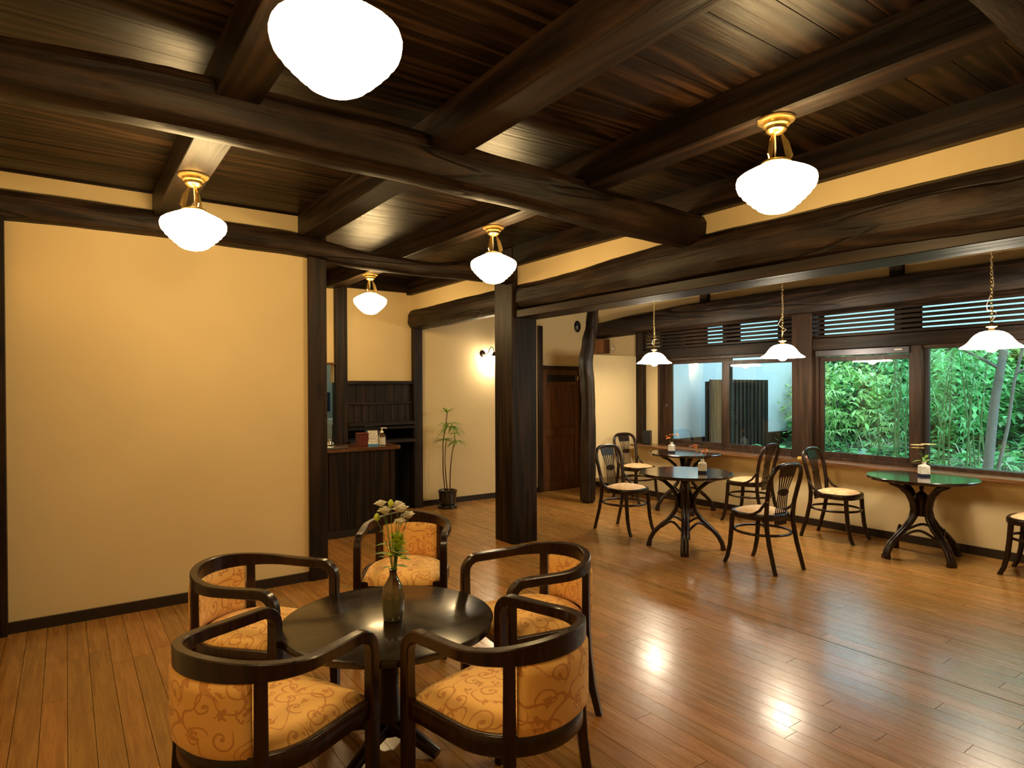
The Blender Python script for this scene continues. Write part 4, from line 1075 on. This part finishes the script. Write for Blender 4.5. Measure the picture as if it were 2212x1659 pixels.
sp = empty('speaker', (6.60, 6.10, .715), radians(-62)); tag(sp, 'small black loudspeaker on the far end of the sill', 'speaker')
MB().box(-.052, .052, -.055, .065, .008, .195, .005).build('cabinet', 'black', sp); MB().box(-.047, .047, -.060, -.055, .014, .189, .002).build('grille', 'black', sp); MB().box(-.04, .04, -.045, .05, 0, .008).build('foot', 'black', sp); MB().box(-.012, .012, -.0615, -.060, .02, .026).build('badge', 'chrome', sp)
mbx = empty('match_box', (6.60, 3.86, .715), .4); tag(mbx, 'tiny yellow box on the sill by the broad post', 'box')
MB().box(-.03, .03, -.02, .02, 0, .022, .002).build('tray', 'yellowbox', mbx); MB().box(-.022, .022, -.0205, .0205, .006, .016).build('print', 'paper', mbx)
cn = empty('wrapped_sweet', (6.61, 3.78, .715), .9); tag(cn, 'pink and white wrapped sweet beside the tiny yellow box', 'sweet')
MB().tube([(-.03, 0, .018), (-.015, 0, .02), (0, 0, .022), (.015, 0, .02), (.03, 0, .018)], [.005, .018, .022, .018, .005], 10).build('sweet', 'pink', cn)
MB().tube([(-.042, 0, .016), (-.03, 0, .018)], [.014, .004], 8).build('wrapper_end', 'paper', cn); MB().tube([(.03, 0, .018), (.042, 0, .016)], [.004, .014], 8).build('wrapper_end', 'paper', cn)

hk = empty('hanging_hook', (5.555, 6.36, 2.32)); tag(hk, 'dark iron disc hanging on a rod beside the crooked post', 'hanging ornament')
MB().tube([(.02, 0, .16), (.02, 0, .495)], .011, 8).build('rod', 'bronze', hk)
MB().lathe([(.001, -.03), (.06, -.026), (.078, -.012), (.078, .012), (.06, .026), (.001, .03)], 10, smooth=False).build('disc', 'black', hk).rotation_euler = (pi / 2, 0, .5)
hk.children[1].location = (0, 0, .09)

sbx = empty('slatted_box', (6.78, 7.11, 2.03)); tag(sbx, 'small cedar slatted wall box above the wing panel', 'box')
MB().box(-.13, 0, -.09, .09, 0, .21, .003).build('back', 'doorwood', sbx)
for k in range(7): MB().box(-.14, -.13, -.088 + k * .0255, -.070 + k * .0255, .004, .206, .001).build('slat', 'slatbox', sbx)
ol = empty('wall_socket', (6.78, 6.93, 2.04)); tag(ol, 'cream wall socket with a white plug beside the slatted box', 'socket')
MB().box(-.008, 0, -.035, .035, 0, .115, .002).build('plate', 'outplate', ol); MB().box(-.035, -.008, .0, .025, .045, .075, .003).build('plug', 'whiteplastic', ol); MB().tube([(-.03, .012, .05), (-.04, .04, .0), (-.035, .09, -.03), (-.03, .12, -.02)], .004, 6).build('cord', 'cord', ol)

# ------------------------------------------------------------------ garden and building outside
def gz(x, y):
    return .30 + max(0, x - 10.5) * .42 + .05 * sin(x * 1.7 + y)
gv = []; gf = []; nx_, ny_ = 26, 26
for i in range(nx_ + 1):
    for j in range(ny_ + 1):
        X_, Y_ = 6.95 + 15 * i / nx_, -9 + 27 * j / ny_; gv.append((X_, Y_, gz(X_, Y_) if X_ > 7.2 else .25))
gf = [(i * (ny_ + 1) + j, (i + 1) * (ny_ + 1) + j, (i + 1) * (ny_ + 1) + j + 1, i * (ny_ + 1) + j + 1) for i in range(nx_) for j in range(ny_)]
mb = MB(); mb.add(gv, gf, True)
GG = struct('garden_ground', mb, 'earth', 'dark planted garden bank rising outside the windows', 'ground')
ptv = []
for k in range(13):
    t = k / 12; X_ = lerp(8.2, 10.4, t); Y_ = lerp(6.6, 4.9, t) + .1 * sin(t * 5); ptv += [(X_ - .5, Y_ - .55, gz(X_ - .5, Y_ - .55) + .03), (X_ + .5, Y_ + .55, gz(X_ + .5, Y_ + .55) + .03)]
mb = MB(); mb.add(ptv, [(2 * k, 2 * k + 2, 2 * k + 3, 2 * k + 1) for k in range(12)], True)
struct('garden_path', mb, 'path', 'grey stone path seen low through the right window', 'path')

bd_ = empty('garden_building', (0, 0, 0)); tag(bd_, 'white plastered outbuilding with dark wainscot beyond the left window', 'building')
MB().box(6.95, 11.25, 6.75, 7.2, .66, 4.2).build('wall', 'white_plaster', bd_)
nb = 26
for k in range(nb):
    a = 6.95 + (11.25 - 6.95) * k / nb; MB().box(a + .004, a + (11.25 - 6.95) / nb - .004, 6.725, 6.75, .2, .66).build('wainscot_board', 'darkZ', bd_)
MB().box(6.95, 11.27, 6.70, 6.75, .66, .69).build('wainscot_rail', 'darkX', bd_)
MB().box(11.25, 11.33, 6.70, 6.80, .2, 4.2).build('corner_post', 'whiteplastic', bd_)
MB().box(6.95, 11.7, 6.3, 7.4, 4.2, 4.32).build('eave', 'darkX', bd_)
sc_ = empty('slatted_screen', (.10, 6.25, 0)); tag(sc_, 'dark vertical slatted screen standing before the white building', 'screen')
MB().box(8.10, 8.36, .0, .04, .45, 1.63, .003).build('side_panel', 'doorwood', sc_)
for k in range(12):
    xx = 8.40 + k * .103
    MB().box(xx, xx + .062, -.02, .04, .42, 1.63, .004).build('slat', 'darkZ', sc_)
MB().box(8.10, 9.62, .045, .075, .50, .56).build('rail', 'darkX', sc_); MB().box(8.10, 9.62, .045, .075, 1.48, 1.54).build('rail', 'darkX', sc_)
for xx in (8.12, 9.55): MB().box(xx, xx + .06, .075, .13, .2, 1.6).build('support_post', 'darkZ', sc_)

def shrub(name, lab, c, r, n, leaf, mat, seed, shape=.45, stems=5):
    rn = random.Random(seed); root = empty(name, (c[0], c[1], c[2])); tag(root, lab, 'shrub', 'garden shrubs outside')
    mb = MB()
    for k in range(n):
        u = rn.uniform(-1, 1); a = rn.uniform(0, 6.28); q = sqrt(1 - u * u); rad = rn.uniform(.55, 1.0) * (1 + .18 * sin(3 * a + seed) + .15 * sin(7 * u + a))
        p = Vector((q * cos(a) * r[0] * rad, q * sin(a) * r[1] * rad, r[2] + u * r[2] * rad))
        d = Vector((q * cos(a) + rn.gauss(0, .5), q * sin(a) + rn.gauss(0, .5), rn.gauss(.1, .5)))
        leaf_mesh(mb, p, d, leaf * rn.uniform(.6, 1.3), leaf * shape, rn.uniform(0, .5), seg=2)
    o = mb.build('foliage', mat, root, fix=False); o['kind'] = 'stuff'
    for k in range(stems):
        a = rn.uniform(0, 6.28); MB().tube(bez((.05 * cos(a), .05 * sin(a), -.2), (.1 * cos(a), .1 * sin(a), r[2]), (r[0] * .5 * cos(a), r[1] * .5 * sin(a), r[2] * 1.4), 4), [.02, .016, .012, .008, .005], 5).build('stem', 'drystem', root)
    return root
SH = [((11.3, 7.9), (.85, .85, .9), 1500, .14, 'leaf_b', 'bluish shrub at the far left of the garden bank'),
      ((11.4, 5.9), (.85, .9, .75), 1600, .14, 'leaf_y', 'light green leafy shrub low beside the path'),
      ((11.5, 4.0), (.85, .85, .8), 1700, .15, 'leaf', 'broad leaved green shrub in the middle of the sliding sash view'),
      ((11.3, 2.2), (.85, .8, .75), 1600, .14, 'leaf_d', 'deep green shrub left of the grey tree trunk'),
      ((11.2, .4), (.85, .85, .9), 1700, .13, 'leaf', 'fresh green shrub right of the grey tree trunk'),
      ((11.0, -1.5), (.85, .85, 1.0), 1500, .13, 'leaf_d', 'deep green shrub at the right edge of the fixed pane'),
      ((13.3, 8.4), (1.0, 1.0, 1.2), 1500, .18, 'leaf_b', 'rounded shrub on the bank above the far left'),
      ((13.4, 6.2), (1.0, 1.05, 1.3), 1800, .17, 'leaf_b', 'bluish leafy shrub on the bank behind the umbrella sedge'),
      ((13.5, 4.0), (1.0, 1.0, 1.3), 1800, .18, 'leaf_y', 'yellow green shrub high on the bank behind the bamboo'),
      ((13.4, 1.8), (1.0, 1.0, 1.3), 1800, .18, 'leaf', 'large green shrub high on the bank in the fixed pane'),
      ((13.3, -.4), (1.0, 1.0, 1.4), 1800, .17, 'leaf_b', 'bluish shrub on the upper bank at the right'),
      ((13.2, -2.6), (1.0, 1.0, 1.4), 1200, .17, 'leaf', 'large green shrub beyond the right edge'),
      ((15.9, 9.2), (1.3, 1.3, 2.0), 1300, .24, 'leaf_b', 'background shrub beyond the outbuilding'),
      ((15.9, 6.4), (1.3, 1.3, 2.2), 1800, .24, 'leaf_b', 'tall background shrub at the left of the hill'),
      ((16.0, 3.6), (1.3, 1.3, 2.3), 2000, .24, 'leaf', 'tall background shrub in the centre of the hill'),
      ((15.9, .8), (1.3, 1.3, 2.3), 2000, .24, 'leaf_y', 'tall yellowish background shrub on the hill'),
      ((15.8, -2.0), (1.3, 1.3, 2.3), 1600, .24, 'leaf_b', 'tall background shrub at the right of the hill'),
      ((9.55, .2), (.65, .65, .62), 1400, .11, 'leaf_d', 'small dark shrub close outside the fixed pane'),
      ((9.3, 6.05), (.2, .12, .16), 120, .12, 'leaf_b', 'small leafy plant at the foot of the slatted screen')]
cov = MB(); rn = random.Random(99)
for k in range(15000):
    X_ = rn.uniform(8.4, 17.5); Y_ = rn.uniform(-4.5, 9.5)
    if X_ < 10.6 and Y_ > 5.9: continue
    if abs((X_ - 8.9) * .72 + (Y_ - 6.1) * .69) < .5 and X_ < 10.6: continue
    a = rn.uniform(0, 6.28); sz = rn.uniform(.12, .22) * (1.0 if X_ < 12 else 1.5)
    leaf_mesh(cov, (X_, Y_, gz(X_, Y_) + rn.uniform(.0, .28 if X_ < 12 else .7)), (cos(a), sin(a), rn.uniform(-.1, .9)), sz, sz * .5, .3, seg=2)
cv_ = cov.build('ground_cover', 'leaf', GG, fix=False); cv_['kind'] = 'stuff'
for k, (p, r, n, lf_, mt, lab) in enumerate(SH):
    shrub('garden_shrub', lab, (p[0], p[1], gz(*p) - .1), r, n, lf_, mt, k + 20)

def sedge(p, n, hts, seed, lab):
    rn = random.Random(seed); root = empty('umbrella_sedge', (p[0], p[1], gz(*p))); tag(root, lab, 'plant', 'umbrella sedges outside')
    for k in range(n):
        a = rn.uniform(0, 6.28); h = rn.uniform(*hts); ox, oy = rn.uniform(-.35, .35), rn.uniform(-.35, .35)
        top = (ox + .2 * cos(a), oy + .2 * sin(a), h)
        MB().tube(bez((ox * .4, oy * .4, 0), (ox, oy, h * .6), top, 4), .006, 5).build('stem', 'stem', root)
        mb = MB(); whorl(mb, Vector(top), 20, .26, .016, .25, .5, seed * 50 + k); mb.build('leaf_whorl', 'leaf_y', root)
sedge((9.35, 5.25), 7, (.35, 1.15), 1, 'umbrella sedge clump just outside the sliding sash')
sedge((9.7, 4.7), 6, (.3, .75), 2, 'lower umbrella sedge clump beside the path')
sedge((10.4, 5.4), 6, (.5, 1.25), 3, 'umbrella sedge clump farther along the path')

def bamboo(p, n, h, seed, lab):
    rn = random.Random(seed); root = empty('bamboo', (p[0], p[1], gz(*p))); tag(root, lab, 'bamboo', 'bamboo clumps outside')
    mb = MB()
    for k in range(n):
        ox, oy = rn.gauss(0, .22), rn.gauss(0, .22); hh = h * rn.uniform(.7, 1.1); lx, ly = rn.gauss(0, .16), rn.gauss(0, .16)
        pts = bez((ox, oy, 0), (ox + lx * .2, oy + ly * .2, hh * .6), (ox + lx, oy + ly, hh), 7)
        MB().tube(pts, [.010] * 4 + [.008, .006, .004, .003], 6).build('culm', 'culm', root)
        for q in range(26):
            t = rn.uniform(.25, 1); i = min(6, int(t * 7)); b = Vector(pts[i]).lerp(Vector(pts[i + 1]), t * 7 - i); a = rn.uniform(0, 6.28)
            b2 = b + Vector((cos(a), sin(a), .2)) * rn.uniform(.05, .25)
            for s in range(3): leaf_mesh(mb, b2, (cos(a + rn.gauss(0, .6)), sin(a + rn.gauss(0, .6)), rn.uniform(-.4, .3)), rn.uniform(.10, .17), .018, .4, seg=2)
    o = mb.build('foliage', 'leaf', root, fix=False); o['kind'] = 'stuff'
bamboo((9.2, 3.75), 8, 2.3, 1, 'slender bamboo clump at the right of the sliding sash view')
bamboo((9.6, 4.2), 6, 2.2, 2, 'slender bamboo clump in the middle of the sliding sash view')
bamboo((9.3, 3.15), 7, 2.4, 3, 'slender bamboo clump at the left of the fixed pane')

def tuft(p, seed, lab, n=130):
    rn = random.Random(seed); root = empty('dry_grass_tuft', (p[0], p[1], gz(*p))); tag(root, lab, 'grass', 'dry grass tufts outside')
    mb = MB()
    for k in range(n):
        a = rn.uniform(0, 6.28); leaf_mesh(mb, (rn.gauss(0, .25), rn.gauss(0, .25), 0), (cos(a), sin(a), rn.uniform(.6, 2.5)), rn.uniform(.3, .75), .014, rn.uniform(.3, 1.1), seg=3)
    o = mb.build('blades', 'straw', root, fix=False); o['kind'] = 'stuff'
tuft((9.9, 2.75), 1, 'dry grass tuft left of the grey trunk'); tuft((10.3, 2.2), 2, 'dry grass tuft behind the grey trunk'); tuft((10.6, 3.5), 3, 'dry grass tuft below the bamboo'); tuft((11.0, 5.0), 4, 'dry grass tuft by the umbrella sedge')

# the grey tree
tre = empty('garden_tree', (8.55, 2.72, gz(8.55, 2.72))); tag(tre, 'pale grey leaning tree trunk with leafy crown outside the fixed pane', 'tree')
tk = [(-.02, .07, -.1), (.0, .02, .4), (.02, 0, .75), (.03, -.03, 1.1), (.02, -.09, 1.5), (.05, -.14, 1.9), (.1, -.16, 2.4), (.2, -.2, 3.2)]
MB().tube(tk, [.056, .052, .05, .047, .043, .038, .03, .02], 12).build('trunk', 'bark', tre)
MB().tube([(.05, -.05, .3), (.06, -.14, .8), (.08, -.19, 1.3), (.12, -.30, 1.9), (.2, -.4, 2.6)], [.02, .019, .017, .014, .01], 8).build('second_trunk', 'bark', tre)
br = [((.05, -.12, 1.75), (.1, .3, 2.0), (.2, .9, 2.15)), ((.05, -.14, 1.9), (.3, -.5, 2.1), (.4, -1.1, 2.2)), ((.02, -.08, 1.45), (-.2, .2, 1.7), (-.3, .55, 1.85)), ((.1, -.18, 2.3), (.3, .1, 2.6), (.4, .5, 2.9)), ((.1, -.18, 2.2), (-.2, -.5, 2.4), (-.3, -.9, 2.4)), ((.08, -.2, 1.4), (.2, -.6, 1.6), (.2, -1.0, 1.6))]
mb = MB(); rn = random.Random(77)
for b in br:
    pts = bez(*b, 6); MB().tube(pts, [.02, .018, .015, .012, .009, .006, .004], 6).build('branch', 'bark', tre)
    for k in range(170):
        t = rn.uniform(.25, 1.05); i = min(5, int(t * 6)); q = Vector(pts[i]).lerp(Vector(pts[i + 1]), t * 6 - i) + Vector((rn.gauss(0, .16), rn.gauss(0, .2), rn.gauss(0, .13)))
        a = rn.uniform(0, 6.28); leaf_mesh(mb, q, (cos(a), sin(a), rn.uniform(-.6, .3)), rn.uniform(.07, .13), .045, .3, seg=2)
o = mb.build('foliage', 'leaf', tre, fix=False); o['kind'] = 'stuff'
